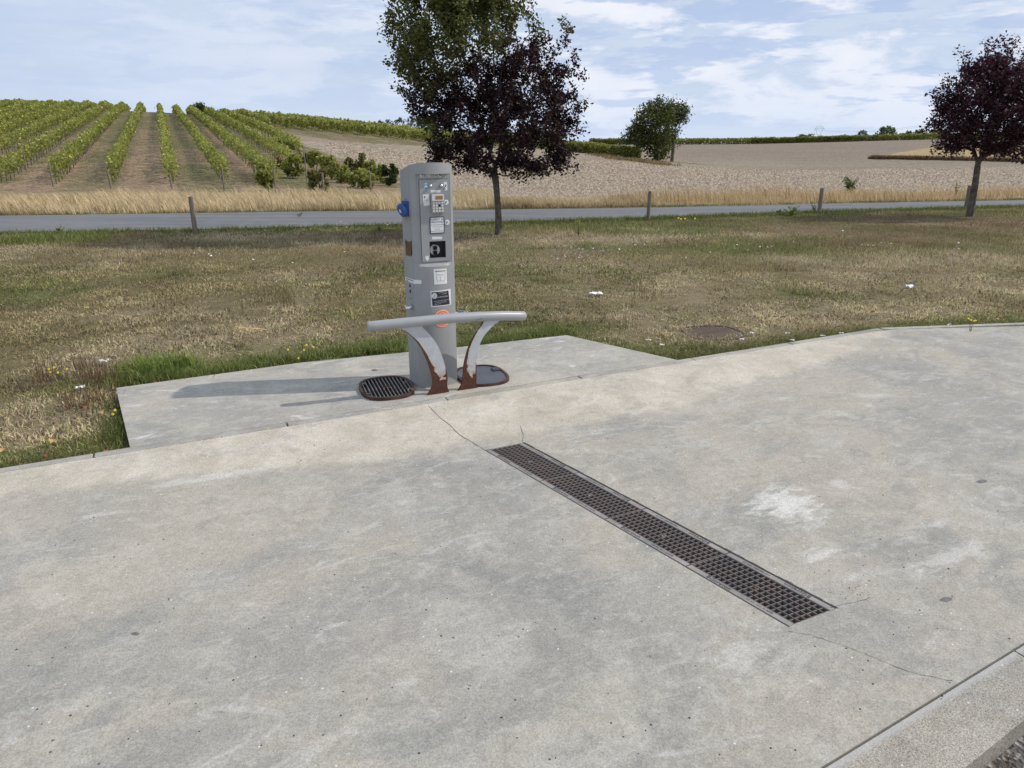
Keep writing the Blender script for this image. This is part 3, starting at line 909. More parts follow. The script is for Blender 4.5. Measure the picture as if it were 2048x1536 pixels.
# cast lettering on the rails
dang = -math.atan2(1.0, DSH)
for k in range(4):
    c0 = dpt(.073, k * seg + .15, ZF + .0004); c1 = dpt(.073, k * seg + .33, ZF + .0004)
    text('BGcreton', .026, c0, (0, 0, dang), M['ink'], drain, xs=1.1)
    text('CE EN 1433 KLASSE', .013, c1, (0, 0, dang), M['ink'], drain, xs=1.05)
    c0 = dpt(.914, k * seg + .32, ZF + .0004); c1 = dpt(.914, k * seg + .14, ZF + .0004)
    text('BGcreton', .026, c0, (0, 0, dang + math.pi), M['ink'], drain, xs=1.1)
    text('NW 200 PEN 1433 CE', .013, c1, (0, 0, dang + math.pi), M['ink'], drain, xs=1.05)

# ------------------------------------------------------------------ service terminal
TX, TY, TA = -.502, 4.578, math.radians(22.3)
ct, st_ = math.cos(TA), math.sin(TA)
term = empty('service_terminal', (TX, TY, .004), TA)
tag(term, 'tall grey motorhome service terminal with keypad and blue socket on the concrete pad', 'service terminal')
HW, HM, DM, DB, BUL = .136, .168, .115, .235, .042
ZTOP = 1.452


def yfr(x): return -BUL * (1 - (x / HW) ** 2)


def face(u, v, y0=-.02):
    """pixel -> (x, z) on the plane local y = y0 of the terminal"""
    a, dy, dz = ray(u, v)
    # world point k*(a,dy,dz); local y = -(X-TX)*sin + (Y-TY)*cos
    k = (y0 - TX * st_ + TY * ct) / (-a * st_ + dy * ct)
    X, Yw, Z = a * k, dy * k, H + dz * k
    return (X - TX) * ct + (Yw - TY) * st_, Z - .004


def ztop(x, y):
    return ZTOP - .9 * (x / HM) ** 2 * .016 - max(0, y + .02) * .27


# body with a recess in the front
rx0, rz0 = face(840, 534, -.022); rx1, rz1 = face(902, 347, -.022)
rx0, rx1 = -.103, .118
YR = -.010      # recess plane
xs_ = sorted([-HW + 2 * HW * i / 18 for i in range(19)] + [rx0, rx1])
zs_ = [0, .03, .3, .55, rz0, (rz0 + rz1) / 2, rz1]
mb = MB()
nx = len(xs_)
grid = {}
V = []
for j, z in enumerate(zs_ + ['top']):
    for i, x in enumerate(xs_):
        zz = ztop(x, yfr(x)) if z == 'top' else z
        V.append((x, yfr(x), zz))
F = []
for j in range(len(zs_)):
    for i in range(nx - 1):
        inx = xs_[i] >= rx0 - 1e-6 and xs_[i + 1] <= rx1 + 1e-6
        inz = 4 <= j < 6
        if inx and inz: continue
        F.append((j * nx + i, j * nx + i + 1, (j + 1) * nx + i + 1, (j + 1) * nx + i))
mb.add(V, F, True)
# recess walls
sub = [x for x in xs_ if rx0 - 1e-6 <= x <= rx1 + 1e-6]
for z in (rz0, rz1):
    dz_ = -.0 if z == rz0 else 0
    v = [(x, yfr(x), z) for x in sub] + [(x, YR, z + (.018 if z == rz0 else -.0)) for x in sub]
    mb.add(v, [(i, i + 1, len(sub) + i + 1, len(sub) + i) for i in range(len(sub) - 1)])
for x in (rx0, rx1):
    mb.add([(x, yfr(x), rz0), (x, yfr(x), rz1), (x, YR, rz1), (x, YR, rz0)], [(0, 1, 2, 3)])
# sides and back
zz = [0, ZTOP]
side = [(HW, 0), (HM, DM), (HW * .8, DB), (-HW * .8, DB), (-HM, DM), (-HW, 0)]
v = [(x, y, 0) for x, y in side] + [(x, y, ztop(x, y)) for x, y in side]
mb.add(v, [(i, i + 1, 7 + i, 6 + i) for i in range(5)])
# domed top
N = 12
vt = []; ft = []
def half(y): 
    return float(np.interp(y, [-BUL, 0, DM, DB], [HW, HW, HM, HW * .8]))
ysamp = [None, 0.0, .04, .08, DM, .18, DB]
for yy in ysamp:
    for i in range(nx):
        x = xs_[i]
        if yy is None: vt.append((x, yfr(x), ztop(x, yfr(x))))
        else:
            x2 = x / HW * half(yy); vt.append((x2, yy, ztop(x2, yy)))
for j in range(len(ysamp) - 1):
    for i in range(nx - 1): ft.append((j * nx + i, j * nx + i + 1, (j + 1) * nx + i + 1, (j + 1) * nx + i))
mb.add(vt, ft, True)
body = mb.build('housing', M['paint'], term)

# recessed back plate and door panel with a slot for the dispenser
dx0, dz0 = face(848, 524, YR); dx1, dz1 = face(896, 358, YR)
dx0, dx1 = rx0 + .022, rx1 - .016
ax0, az0 = face(859, 516, -.004); ax1, az1 = face(890, 481, -.004)


def plate(name, x0, x1, z0, z1, y0, y1, mat_, parent, hole=None, bevel=.0015):
    mb = MB()
    if hole is None: mb.box(x0, x1, y0, y1, z0, z1)
    else:
        hx0, hx1, hz0, hz1 = hole
        mb.box(x0, hx0, y0, y1, z0, z1); mb.box(hx1, x1, y0, y1, z0, z1)
        mb.box(hx0, hx1, y0, y1, z0, hz0); mb.box(hx0, hx1, y0, y1, hz1, z1)
    return mb.build(name, mat_, parent, bevel=bevel if hole is None else 0)
plate('back_plate', rx0, rx1, rz0, rz1, YR + .0005, YR + .004, M['paint'], term, (ax0 - .002, ax1 + .002, az0 - .002, az1 + .002), 0)
# dark shadow gap round the door, then the door itself
door = plate('door_panel', dx0, dx1, dz0, dz1, YR - .006, YR - .0005, M['paint'], term, (ax0, ax1, az0, az1))
mb = MB()
g = .0016
for a in ((dx0 - g, dx1 + g, dz1, dz1 + g), (dx0 - g, dx1 + g, dz0 - g, dz0), (dx0 - g, dx0, dz0, dz1), (dx1, dx1 + g, dz0, dz1)):
    mb.box(a[0], a[1], YR - .001, YR + .0002, a[2], a[3])
mb.build('door_gap', M['black'], term)
mb = MB()
mb.box(ax0, ax1, .05, .055, az0, az1)
for a in ((ax0 - .002, ax0, az0, az1), (ax1, ax1 + .002, az0, az1)): mb.box(a[0], a[1], YR, .05, a[2], a[3])
mb.box(ax0, ax1, YR, .05, az0 - .002, az0); mb.box(ax0, ax1, YR, .05, az1, az1 + .002)
niche = mb.build('coin_return_niche', M['darkgrey'], term)
# rounded flap with black lock plates
cxn, czn = (ax0 + ax1) / 2 - .008, (az0 + az1) / 2 - .008
mb = MB(); mb.lathe((cxn, .03, czn), (0, -1, 0), [(0, .036), (.006, .034), (.008, .030)], 20); mb.build('return_flap', M['key'], niche)
mb = MB(); mb.box(cxn - .012, cxn + .012, .012, .021, czn + .002, czn + .026); mb.box(cxn - .012, cxn + .012, .012, .021, czn - .03, czn - .004); mb.build('lock_plate', M['black'], niche)

YD = YR - .006


def sticker(name, pix, mat_, parent=term, y=YD, th=.0007, round_=0.0, label=None):
    """pix: four corner pixels (tl, tr, br, bl) on the plane y"""
    pts = [face(u, v, y) for u, v in pix]
    mb = MB()
    mb.add([(x, y - th, z) for x, z in pts] + [(x, y + .0001, z) for x, z in pts], [(3, 2, 1, 0), (0, 1, 5, 4), (1, 2, 6, 5), (2, 3, 7, 6), (3, 0, 4, 7)])
    o = mb.build(name, mat_, parent)
    if label: o['label'] = label
    return o, pts


def ftext(body, size, u, v, mat_, parent, y, tilt=0.0, xs=1.0, align='CENTER'):
    x, z = face(u, v, y)
    return text(body, size, (x, y, z), (math.pi / 2, -tilt, 0), mat_, parent, xs=xs, align=align)
def pxz(x): return x
# phone label on the recess
o, _ = sticker('phone_label', [(839, 348), (876, 347), (884, 354.5), (840, 355)], M['beigelabel'], y=YR - .0001, label='worn cream label reading TEL 05459')
ftext('TEL : 05459', .0245, 862, 351.2, M['ink'], o, YR - .0012, xs=1.05)
# top row of the door
o, _ = sticker('motorhome_sticker', [(848, 365), (855, 365), (855, 380), (848.5, 380)], M['skyblue'], label='blue sticker with a white motorhome shape')
sticker('print', [(849, 366), (854, 366), (854, 369), (849.5, 369)], M['white'], o, YD - .0008)
sticker('print', [(848.8, 371.5), (854, 371), (854.6, 374), (849, 375)], M['white'], o, YD - .0008)
sticker('print', [(850, 376), (853.5, 375.6), (853.5, 376.8), (850, 377)], M['navy'], o, YD - .0008)
o, _ = sticker('squiggle_sticker', [(887, 364), (894, 364), (895, 380.5), (888, 381)], M['white'], label='white sticker with a handwritten looped mark')
ftext('g', .05, 891, 371.5, M['navy'], o, YD - .0012, tilt=-.35, xs=.55)
for u, v in ((860.5, 371.5), (882, 371)):
    x, z = face(u, v, YD)
    mb = MB(); mb.lathe((x, YD, z), (0, -1, 0), [(0, .0105), (.006, .0105), (.011, .0085), (.014, .003)], 16); mb.build('lock_button', M['steel'], term)
sticker('blank_label', [(861, 380), (881, 380), (881, 385), (861, 385)], M['white'])
o, _ = sticker('torn_card_sticker', [(845.5, 389), (857.5, 388.5), (859.5, 410.5), (847.5, 412)], M['white'], label='white paper label with small emblem, torn at the foot')
x, z = face(850, 394, YD); mb = MB(); mb.lathe((x, YD - .0009, z), (0, -1, 0), [(0, .0065), (.0003, .0065)], 16); mb.build('emblem', M['ink'], o)
x, z = face(851.2, 394, YD); mb = MB(); mb.lathe((x, YD - .0013, z), (0, -1, 0), [(0, .0042), (.0003, .0042)], 16); mb.build('emblem', M['white'], o)
ftext('camping', .008, 852.5, 400, M['ink'], o, YD - .0012); ftext('card', .005, 852.5, 402.5, M['ink'], o, YD - .0012)
# keypad
kx0, kz0 = face(862, 426, YD); kx1, kz1 = face(886.5, 387, YD)
kp = MB()
kp.prism([(a, b) for a, b in rrect(kx0, kx1, kz0, kz1, .008)], -YD, -YD + .018)
kpo = bpy.data.objects
mbk = MB(); mbk.add([(a, -c_ if False else YD - (c_ + YD), b) for a, b, c_ in kp.v], kp.f)
keypad = mbk.build('keypad', M['greysteel'], term, bevel=.002)
YK_ = YD - .018
mb = MB(); z_s = kz0 + (kz1 - kz0) * .64
pr = rrect(kx0 + .003, kx1 - .003, z_s, kz1 - .002, .007)
mb.prism(pr, 0, .008)
mb2 = MB(); mb2.add([(a, YK_ - c_, b) for a, b, c_ in mb.v], mb.f); mb2.build('display_frame', M['key'], keypad, bevel=.002)
mb = MB(); mb.box(kx0 + (kx1 - kx0) * .30, kx1 - (kx1 - kx0) * .15, YK_ - .0095, YK_ - .004, z_s + .009, kz1 - .011); mb.build('display', M['screen'], keypad)
kw, kh = (kx1 - kx0 - .010) / 4, (z_s - kz0 - .008) / 4
kme = None
for r_ in range(4):
    for c_ in range(4):
        x = kx0 + .005 + kw * (c_ + .5); z = kz0 + .004 + kh * (r_ + .5)
        if kme is None:
            mb = MB(); mb.box(-kw * .33, kw * .33, -.004, .001, -kh * .33, kh * .33)
            o = mb.build('key', M['key'], keypad, bevel=.001); kme = o
        else:
            o = kme.copy(); link(o, keypad)
            if (r_, c_) == (2, 2): o.data = kme.data.copy(); o.data.materials[0] = M['black']; o['label'] = 'blackened worn key'
        o.location = (x, YK_, z)
# round key locks right of the keypad
for u, v in ((892, 405), (894, 445)):
    x, z = face(u, v, YD)
    mb = MB(); mb.lathe((x, YD, z), (0, -1, 0), [(0, .0165), (.002, .0165), (.004, .014)], 20); o = mb.build('round_guide', M['white'], term)
    mb = MB(); mb.box(x - .007, x - .001, YD - .0052, YD - .0042, z - .006, z + .002); mb.box(x - .003, x + .004, YD - .0052, YD - .0042, z + .004, z + .008); mb.build('print', M['darkgrey'], o)
# tariff sign
pts = [face(u, v, YD) for u, v in ((859, 434), (888, 433), (889, 466), (860, 467.5))]
x0, x1 = (pts[0][0] + pts[3][0]) / 2, (pts[1][0] + pts[2][0]) / 2; z1 = (pts[0][1] + pts[1][1]) / 2; z0 = (pts[2][1] + pts[3][1]) / 2


def rplate(name, x0, x1, z0, z1, r, y0, y1, mat_, parent):
    mb = MB(); mb.prism(rrect(x0, x1, z0, z1, r), 0, 1)
    m2 = MB(); m2.add([(a, y0 + (y1 - y0) * c_, b) for a, b, c_ in mb.v], mb.f)
    return m2.build(name, mat_, parent)
tar = rplate('tariff_sign', x0, x1, z0, z1, .006, YD, YD - .003, M['navy'], term)
tar['label'] = 'white tariff sign with a navy border'
rplate('sign_face', x0 + .005, x1 - .005, z0 + .005, z1 - .005, .004, YD - .003, YD - .0036, M['white'], tar)
xc = (x0 + x1) / 2; hh = z1 - z0
for i, (bd, sz, f, xs2) in enumerate((('FORFAIT 2€', .0175, .84, .95), ('CORRESPOND À', .0155, .68, .95), ('10 LITRES PAR MN POUR', .0078, .52, .98), ('100 MIN DE 10 MN', .0078, .40, .98), ('12 MIN DE', .0078, .26, .98), ('RENDEMENT ELECTRIQUE', .0078, .14, .98))):
    text(bd, sz, (xc, YD - .0042, z0 + hh * f), (math.pi / 2, 0, 0), M['navy'] if i < 2 else M['ink'], tar, xs=xs2)
sticker('blank_label', [(864, 473.5), (884, 473), (884, 478.5), (864, 479)], M['white'])
# torn scrap at the foot of the door
mb = MB(); xq, zq = face(854, 516, YD)
mb.add([(xq - .012, YD - .001, zq + .012), (xq + .01, YD - .001, zq + .015), (xq + .014, YD - .001, zq - .005), (xq + .002, YD - .001, zq - .02), (xq - .01, YD - .001, zq - .008)], [(4, 3, 2, 1, 0)])
mb.build('paper_scrap', M['white'], term)


def cpatch(name, pix, mat_, off=.0012, parent=term, n=6, label=None):
    """sticker that follows the curved lower front; pix tl,tr,br,bl"""
    pts = [face(u, v, -.03) for u, v in pix]
    vs = []
    for j in (0, 1):
        for i in range(n + 1):
            f = i / n
            x = pts[0][0] * (1 - f) + pts[1][0] * f if j == 0 else pts[3][0] * (1 - f) + pts[2][0] * f
            z = pts[0][1] * (1 - f) + pts[1][1] * f if j == 0 else pts[3][1] * (1 - f) + pts[2][1] * f
            vs.append((x, yfr(x) - off, z))
    fs = [(n + 1 + i, n + 2 + i, i + 1, i) for i in range(n)]
    vs2 = vs + [(x, y + off * .9, z) for x, y, z in vs]
    k = len(vs)
    rim = list(range(n + 1)) + list(range(2 * n + 1, n, -1))
    fs2 = fs + [(rim[i], rim[(i + 1) % len(rim)], rim[(i + 1) % len(rim)] + k, rim[i] + k) for i in range(len(rim))]
    mb = MB(); mb.add(vs2, fs2)
    o = mb.build(name, mat_, parent)
    if label: o['label'] = label
    return o


def ctext(body, size, u, v, mat_, parent, off=.0035, tilt=0.0, xs=1.0):
    x, z = face(u, v, -.03)
    slope = -math.atan(2 * BUL * x / HW ** 2) if False else 0
    return text(body, size, (x, yfr(x) - off, z), (math.pi / 2, -tilt, 0), mat_, parent, xs=xs)
o = cpatch('faded_sticker', [(866, 538), (893, 537), (894, 567), (867.5, 568.5)], M['white'], label='faded white square sticker with faint linework')
cpatch('print', [(869, 541), (891, 540.5), (891, 542), (869, 542.6)], M['darkgrey'], .0018, o)
m_lines = plain('faint_grey_print', (0.42, 0.42, 0.42), .7)
for px in (([(871, 543), (872, 543), (873, 556), (872, 556)]), ([(889, 544), (890, 544), (890, 557), (889, 557)]), ([(871, 556), (872.2, 556), (875.5, 563), (874.3, 563)]), ([(889, 557), (890, 557), (887, 563), (886, 563)]), ([(879, 548), (880, 548), (880.5, 562), (879.5, 562)]), ([(874, 548), (878, 548), (878, 550), (874, 550)]), ([(882, 548), (886, 548), (886, 550), (882, 550)]), ([(874, 562), (880, 558), (880, 559), (874, 563.4)]), ([(880, 558), (887, 562), (887, 563.2), (880, 559.2)])):
    cpatch('print', px, m_lines, .0018, o, 2)
o = cpatch('black_advert_sticker', [(860, 582.5), (902, 578), (903, 609.5), (861.5, 614)], M['white'], label='black advertising sticker with a globe, white border curling off')
cpatch('print', [(862, 584), (897, 581), (900, 608.5), (864, 611)], M['ink'], .002, o)
m_globe = plain('pale_globe_print', (0.5, 0.5, 0.5), .6, 0, .4, 60)
x, z = face(867.5, 591, -.03); mb = MB(); mb.lathe((x, yfr(x) - .0032, z), (0, -1, 0), [(0, .019), (.0004, .019)], 20); mb.build('print', m_globe, o)
for bd, sz, u, v, xs2 in (('LA SATISFACTION', .0065, 884, 584.2, 1.), ('DU CLIENT', .0065, 888, 587, 1.), ('via multiservices', .0125, 882, 592.5, 1.0), ('Annonces gratuites Renseignements', .0075, 881.5, 600, .95), ('sur internet and Assistance', .0075, 880, 603.5, .95), ('un autre service', .0075, 874, 607, .95)):
    ctext(bd, sz, u, v, M['white'], o, .0062, .06, xs2)
# round orange sticker, half behind the bar
x, z = face(884, 636, -.03)
for r_, mm, off in ((.062, M['orange'], .0011), (.056, M['white'], .0016), (.052, M['orange'], .0021), (.040, plain('pale_orange', (.9, .45, .3), .5), .0026), (.036, M['orange'], .0031)):
    vs = [(x, yfr(x) - off, z)] + [(x + r_ * math.cos(2 * math.pi * k / 36), yfr(x + r_ * math.cos(2 * math.pi * k / 36)) - off, z + r_ * math.sin(2 * math.pi * k / 36)) for k in range(36)]
    mb = MB(); mb.add(vs, [(0, 1 + k, 1 + (k + 1) % 36) for k in range(36)])
    if mm is M['orange'] and off < .0015: oro = mb.build('round_orange_sticker', mm, term)
    else: mb.build('print', mm, oro)
# label strip wrapping the left corner
xa, za = face(842, 563, -.01)
sl = (Vector((-HW, 0, 0)), Vector((-HM, DM, 0)))
def lface(f, z, off=.0015):
    """point on the left side face, f 0 at the front edge .. 1 at the rear edge"""
    p = sl[0].lerp(sl[1], f); nrm = Vector((-DM, -(HM - HW), 0)).normalized()
    return p + nrm * off + Vector((0, 0, z))
def lpix(u, v):
    """pixel -> (f, z) on the left side face"""
    o_ = Vector((0, 0, H)); a, dy, dz = ray(u, v); d = Vector((a, dy, dz))
    def L2W(p): return Vector((TX + p.x * ct - p.y * st_, TY + p.x * st_ + p.y * ct, p.z + .004))
    P0 = L2W(sl[0]); P1 = L2W(sl[1]); e = P1 - P0; n = Vector((e.y, -e.x, 0))
    k = (P0 - o_).dot(n) / d.dot(n); hit = o_ + d * k
    return (hit - P0).dot(e) / e.dot(e), hit.z - .004
za1 = face(840, 559, -.005)[1]; za0 = face(840, 567, -.005)[1]
f1, zb1 = lpix(813, 554); f1, zb0 = lpix(814, 562)
vs = [lface(.95, zb1), lface(0, za1), (-.095, yfr(-.095) - .002, za1 - .001), (-.095, yfr(-.095) - .002, za0), lface(0, za0), lface(.95, zb0)]
mb = MB(); mb.add(vs, [(0, 5, 4, 1), (1, 4, 3, 2)]); o = mb.build('wrap_label', M['white'], term); o['label'] = 'white strip label wrapped round the corner'
mb = MB(); vs = [lface(.85, zb1 - .006, .0022), lface(.05, za1 - .008, .0022), lface(.05, za1 - .013, .0022), lface(.85, zb1 - .011, .0022)]; mb.add(vs, [(0, 3, 2, 1)])
mb.add([lface(.85, zb1 - .018, .0022), lface(.6, zb1 - .021, .0022), lface(.6, zb1 - .025, .0022), lface(.85, zb1 - .022, .0022)], [(0, 3, 2, 1)]); mb.build('print', M['darkgrey'], o)
# blue industrial socket on the left side
nL = Vector((-DM, -(HM - HW), 0)).normalized()
fc, zc = lpix(822, 419)
pc = lface(.44, zc, 0)
mb = MB(); q0 = sl[0].lerp(sl[1], .2); q1 = sl[0].lerp(sl[1], .72)
vs = [q0 + Vector((0, 0, zc - .045)), q1 + Vector((0, 0, zc - .045)), q1 + Vector((0, 0, zc + .05)), q0 + Vector((0, 0, zc + .05))]
mb.add(vs + [p + nL * .02 for p in vs], [(0, 1, 2, 3), (7, 6, 5, 4), (0, 4, 5, 1), (1, 5, 6, 2), (2, 6, 7, 3), (3, 7, 4, 0)])
sock = mb.build('power_socket', M['blue'], term, bevel=.004)
tilt = (nL + Vector((0, 0, -.35))).normalized()
mb = MB(); mb.lathe(pc + nL * .015, tilt, [(0, .028), (.012, .03)], 22); mb.build('socket_barrel', M['blue'], sock)
mb = MB(); mb.lathe(pc + nL * .015 + tilt * .012, tilt, [(0, .043), (.010, .044), (.018, .040), (.021, .030)], 26); lid = mb.build('socket_lid', M['blue'], sock)
pl = pc + nL * .015 + tilt * .0338; av = tilt.cross(Vector((0, 0, 1))).normalized(); bv = tilt.cross(av)
mb = MB(); mb.add([pl + av * a * .011 + bv * b * .011 for a, b in ((-1, -1), (1, -1), (1, 1), (-1, 1))] + [pl + tilt * .001 + av * a * .011 + bv * b * .011 for a, b in ((-1, -1), (1, -1), (1, 1), (-1, 1))], [(4, 5, 6, 7), (0, 1, 5, 4), (1, 2, 6, 5), (2, 3, 7, 6), (3, 0, 4, 7)]); mb.build('rating_label', M['beigelabel'], lid)
# stickers and openings on the left side
def lquad(name, f0, f1_, z0, z1, mat_, off=.001, label=None):
    mb = MB(); mb.add([lface(f0, z0, off), lface(f1_, z0, off), lface(f1_, z1, off), lface(f0, z1, off), lface(f0, z0, 0), lface(f1_, z0, 0), lface(f1_, z1, 0), lface(f0, z1, 0)], [(0, 1, 2, 3), (0, 4, 5, 1), (1, 5, 6, 2), (2, 6, 7, 3), (3, 7, 4, 0)])
    o = mb.build(name, mat_, term)
    if label: o['label'] = label
    return o
lquad('tag_label', .10, .20, zc - .028, zc + .018, M['white'])
f_, z_ = lpix(819, 441)
lquad('plug_tag', .34, .66, z_ - .018, z_ + .016, M['white']); lquad('plug_tag', .46, .66, z_ - .014, z_ + .016, plain('tan_print', (.45, .28, .12), .6), .0018)
f_, zz1 = lpix(825, 481); f_, zz0 = lpix(825, 514)
# service hatch opening: a recessed dark-brown lined cut-out
mb = MB()
n = 8
top = [(0.06 + .70 * i / n, zz1 - .010 * math.sin(math.pi * i / n)) for i in range(n + 1)]
bot = [(0.06 + .70 * i / n, zz0 + (.0 if i > 2 else .018 * (1 - i / 2))) for i in range(n + 1)]
vs = [lface(f, z, .0012) for f, z in top] + [lface(f, z, .0012) for f, z in bot]
mb.add(vs, [(i, i + 1, n + 2 + i, n + 1 + i) for i in range(n)])
ho = mb.build('service_hatch', M['brownhole'], term)
ho['label'] = 'open hatch showing brown plywood inside'
mb = MB()
mb.add([lface(.06, zz0 + .02, .002), lface(.16, zz0 + .004, .002), lface(.13, zz1 - .004, .002), lface(.06, zz1, .002)], [(0, 1, 2, 3)])
mb.build('hatch_edge', M['black'], ho)
# rim of the hatch
rim = [lface(f, z, .0) for f, z in top] + [lface(f, z, .0) for f, z in bot[::-1]]
mb = MB(); mb.tube(rim + [rim[0]], .0022, 5); mb.build('hatch_rim', M['paint'], ho)
f_, z_ = lpix(823, 578)
lquad('drop_sticker', .40, .56, z_ - .028, z_ + .028, M['navy'], label='small navy sticker with a white drop'); lquad('drop_print', .44, .52, z_ - .006, z_ + .008, M['white'], .002)
for v_ in (597, 400):
    f_, z_ = lpix(822, v_); mb = MB(); mb.lathe(lface(.45, z_, 0), nL, [(0, .004), (.0015, .004)], 10); mb.build('screw_hole', M['black'], term)
# faint raised cover plate on the upper left side
mb = MB(); f_, z_a = lpix(818, 352); f_, z_b = lpix(818, 478)
pr = [lface(f, z, 0.0) for f, z in ((.12, z_b), (.88, z_b), (.88, z_a - .02), (.78, z_a), (.22, z_a), (.12, z_a - .02))]
mb.add([p + nL * .0012 for p in pr] + pr, [(0, 1, 2, 3, 4, 5)] + [(i, (i + 1) % 6, (i + 1) % 6 + 6, i + 6) for i in range(6)]); mb.build('side_cover', M['paint'], term)
# tap coupling left, tap right
f_, z_ = lpix(826, 614)
p = lface(.35, z_, 0)
mb = MB(); mb.lathe(p, nL, [(0, .013), (.006, .013), (.007, .018), (.014, .018), (.015, .011), (.024, .011), (.026, .017), (.052, .015), (.056, .013)], 12, False)
mb.build('water_coupling', M['steel'], term)
mb = MB(); z_ = .475
tp = Vector((HW + .012, .045, z_))
mb.lathe((HW + .01, .05, z_), (1, -.1, 0), [(-.01, .017), (.005, .017), (.006, .010), (.055, .010), (.058, .014), (.075, .014)], 14)
mb.tube([(HW + .045, .047, z_), (HW + .05, .044, z_ - .03), (HW + .062, .042, z_ - .055)], .008, 10)
mb.box(HW + .035, HW + .085, .035, .06, z_ + .014, z_ + .020)
mb.build('water_tap', M['steel'], term, bevel=.001)

# ------------------------------------------------------------------ bumper rail
P0 = Vector((-.498, 4.40)); DV = Vector((.906, .423))
rail = empty('bumper_rail', (P0.x, P0.y, .004), math.atan2(DV.y, DV.x))
tag(rail, 'low grey bumper rail on two curved rusty legs before the terminal', 'bumper rail')
pts = []
for i in range(25):
    x = -.426 + (1.08) * i / 24
    x = -.410 + 1.064 * i / 24
    z = float(np.interp(x, [-.426, -.2, .05, .3, .5, .654], [.496, .504, .507, .496, .477, .454]))
    y = .02 - .05 * (1 - ((x - .114) / .54) ** 2) + .02
    pts.append((x, y, z - .004))
mb = MB(); rr = [.0315] * 25
ends = [Vector(pts[0]) + (Vector(pts[0]) - Vector(pts[1])).normalized() * d for d in (.009, .006)]
ende = [Vector(pts[-1]) + (Vector(pts[-1]) - Vector(pts[-2])).normalized() * d for d in (.006, .009)]
mb.tube(ends + pts + ende, [.0235, .029] + rr + [.029, .0235], 24)
M['railpaint'] = plain('rail_grey_paint', (0.33, 0.335, 0.34), .38, 0, .08, 9, .5)
mb.build('tube', M['railpaint'], rail)
mb = MB(); a_ = Vector(pts[16]); nn = 7
scr = [(a_.x - .05 + .012 * k, a_.y - .0318 * math.cos(.9 - .12 * k), a_.z - .0318 * math.sin(.9 - .12 * k) + .02 * 0) for k in range(nn)]
mb.tube(scr, .0009, 4); mb.build('scratch', M['crack'], rail)
# curved plate legs (bent flat bar seen face on)
def leg(foot_x, prof, zt_, name='leg'):
    """prof: [(height fraction, centre offset, half width)]"""
    n = 30; th = .005; fp, xp, wp = zip(*prof)
    mb = MB(); vs = []
    for i in range(n + 1):
        f = i / n
        # smooth the profile a little
        xc = foot_x + sum(float(np.interp(f + d, fp, xp)) for d in (-.04, 0, .04)) / 3
        hw = sum(float(np.interp(f + d, fp, wp)) for d in (-.03, 0, .03)) / 3; z = zt_ * f
        vs += [(xc - hw, -th, z), (xc + hw, -th, z), (xc + hw, th, z), (xc - hw, th, z)]
    fs = [(i * 4 + k, i * 4 + (k + 1) % 4, (i + 1) * 4 + (k + 1) % 4, (i + 1) * 4 + k) for i in range(n) for k in range(4)]
    fs += [(3, 2, 1, 0), (n * 4, n * 4 + 1, n * 4 + 2, n * 4 + 3)]
    mb.add(vs, fs, False)
    o = mb.build(name, M['legpaint'], rail)
    ca_ = o.data.color_attributes.new('tint', 'FLOAT_COLOR', 'POINT')
    for i in range(len(vs)): ca_.data[i].color = ((0, 1, 1, 0)[i % 4], 0, 0, 1)
    return o
leg(.012, [(0, -.002, .078), (.10, .010, .052), (.22, .017, .052), (.44, -.006, .054), (.67, -.045, .057), (.81, -.087, .058), (.93, -.140, .062), (1, -.182, .074)], .482)
leg(.222, [(0, -.004, .074), (.08, .008, .052), (.18, .014, .050), (.39, .017, .044), (.61, .042, .039), (.75, .073, .037), (.86, .116, .043), (.93, .150, .048), (1, .190, .066)], .460)

# ------------------------------------------------------------------ inspection chambers on the pad
def stadium(c, a, b, k=1.0, n=40):
    """rounded outline: half length a along t, half width b along s; straight flanks"""
    out = []
    for i in range(n):
        an = 2 * math.pi * i / n
        cx, cy = math.cos(an), math.sin(an)
        e = 2 / 2.7
        out.append((c[0] + b * k * math.copysign(abs(cx) ** e, cx), c[1] + a * k * math.copysign(abs(cy) ** e, cy)))
    return out


def ring(mb, o1, o2, z0, z1):
    n = len(o1)
    v = [(x, y, z1) for x, y in o1] + [(x, y, z1) for x, y in o2] + [(x, y, z0) for x, y in o1] + [(x, y, z0) for x, y in o2]
    mb.add(v, [(i, (i + 1) % n, n + (i + 1) % n, n + i) for i in range(n)])
    mb.add(v, [(2 * n + i, 2 * n + (i + 1) % n, (i + 1) % n, i) for i in range(n)], True)
    mb.add(v, [(n + i, n + (i + 1) % n, 3 * n + (i + 1) % n, 3 * n + i) for i in range(n)], True)


cen = st(1.524, -.380)
gm = empty('drain_grate', (cen.x, cen.y, .004), A - .10)
tag(gm, 'rusty oval bar grate sunk in the pad left of the terminal', 'drain grate')
AA, BB = .222, .178
mb = MB(); ring(mb, stadium((0, 0), AA, BB), stadium((0, 0), AA - .018, BB - .018), 0, .022); mb.build('frame', M['rust'], gm, bevel=.002)
mb = MB(); mb.prism(stadium((0, 0), AA - .019, BB - .019), .0, .0012); mb.build('pit_floor', M['black'], gm)
for k in range(13):
    x = -BB + .034 + (2 * BB - .050) * k / 12.6
    ymax = (AA - .019) * (1 - min(1, abs(x) / (BB - .018)) ** 2.7) ** (1 / 2.7)
    if k == 0: ymax *= .9
    mb = MB(); mb.box(x - .0026, x + .0026, -ymax, ymax, .004, .018); mb.build('bar', M['bargrey'], gm)
mb = MB(); ring(mb, stadium((0, 0), .017, .027), stadium((0, 0), .010, .019), .010, .0195); mb.build('centre_boss', M['rust'], gm)
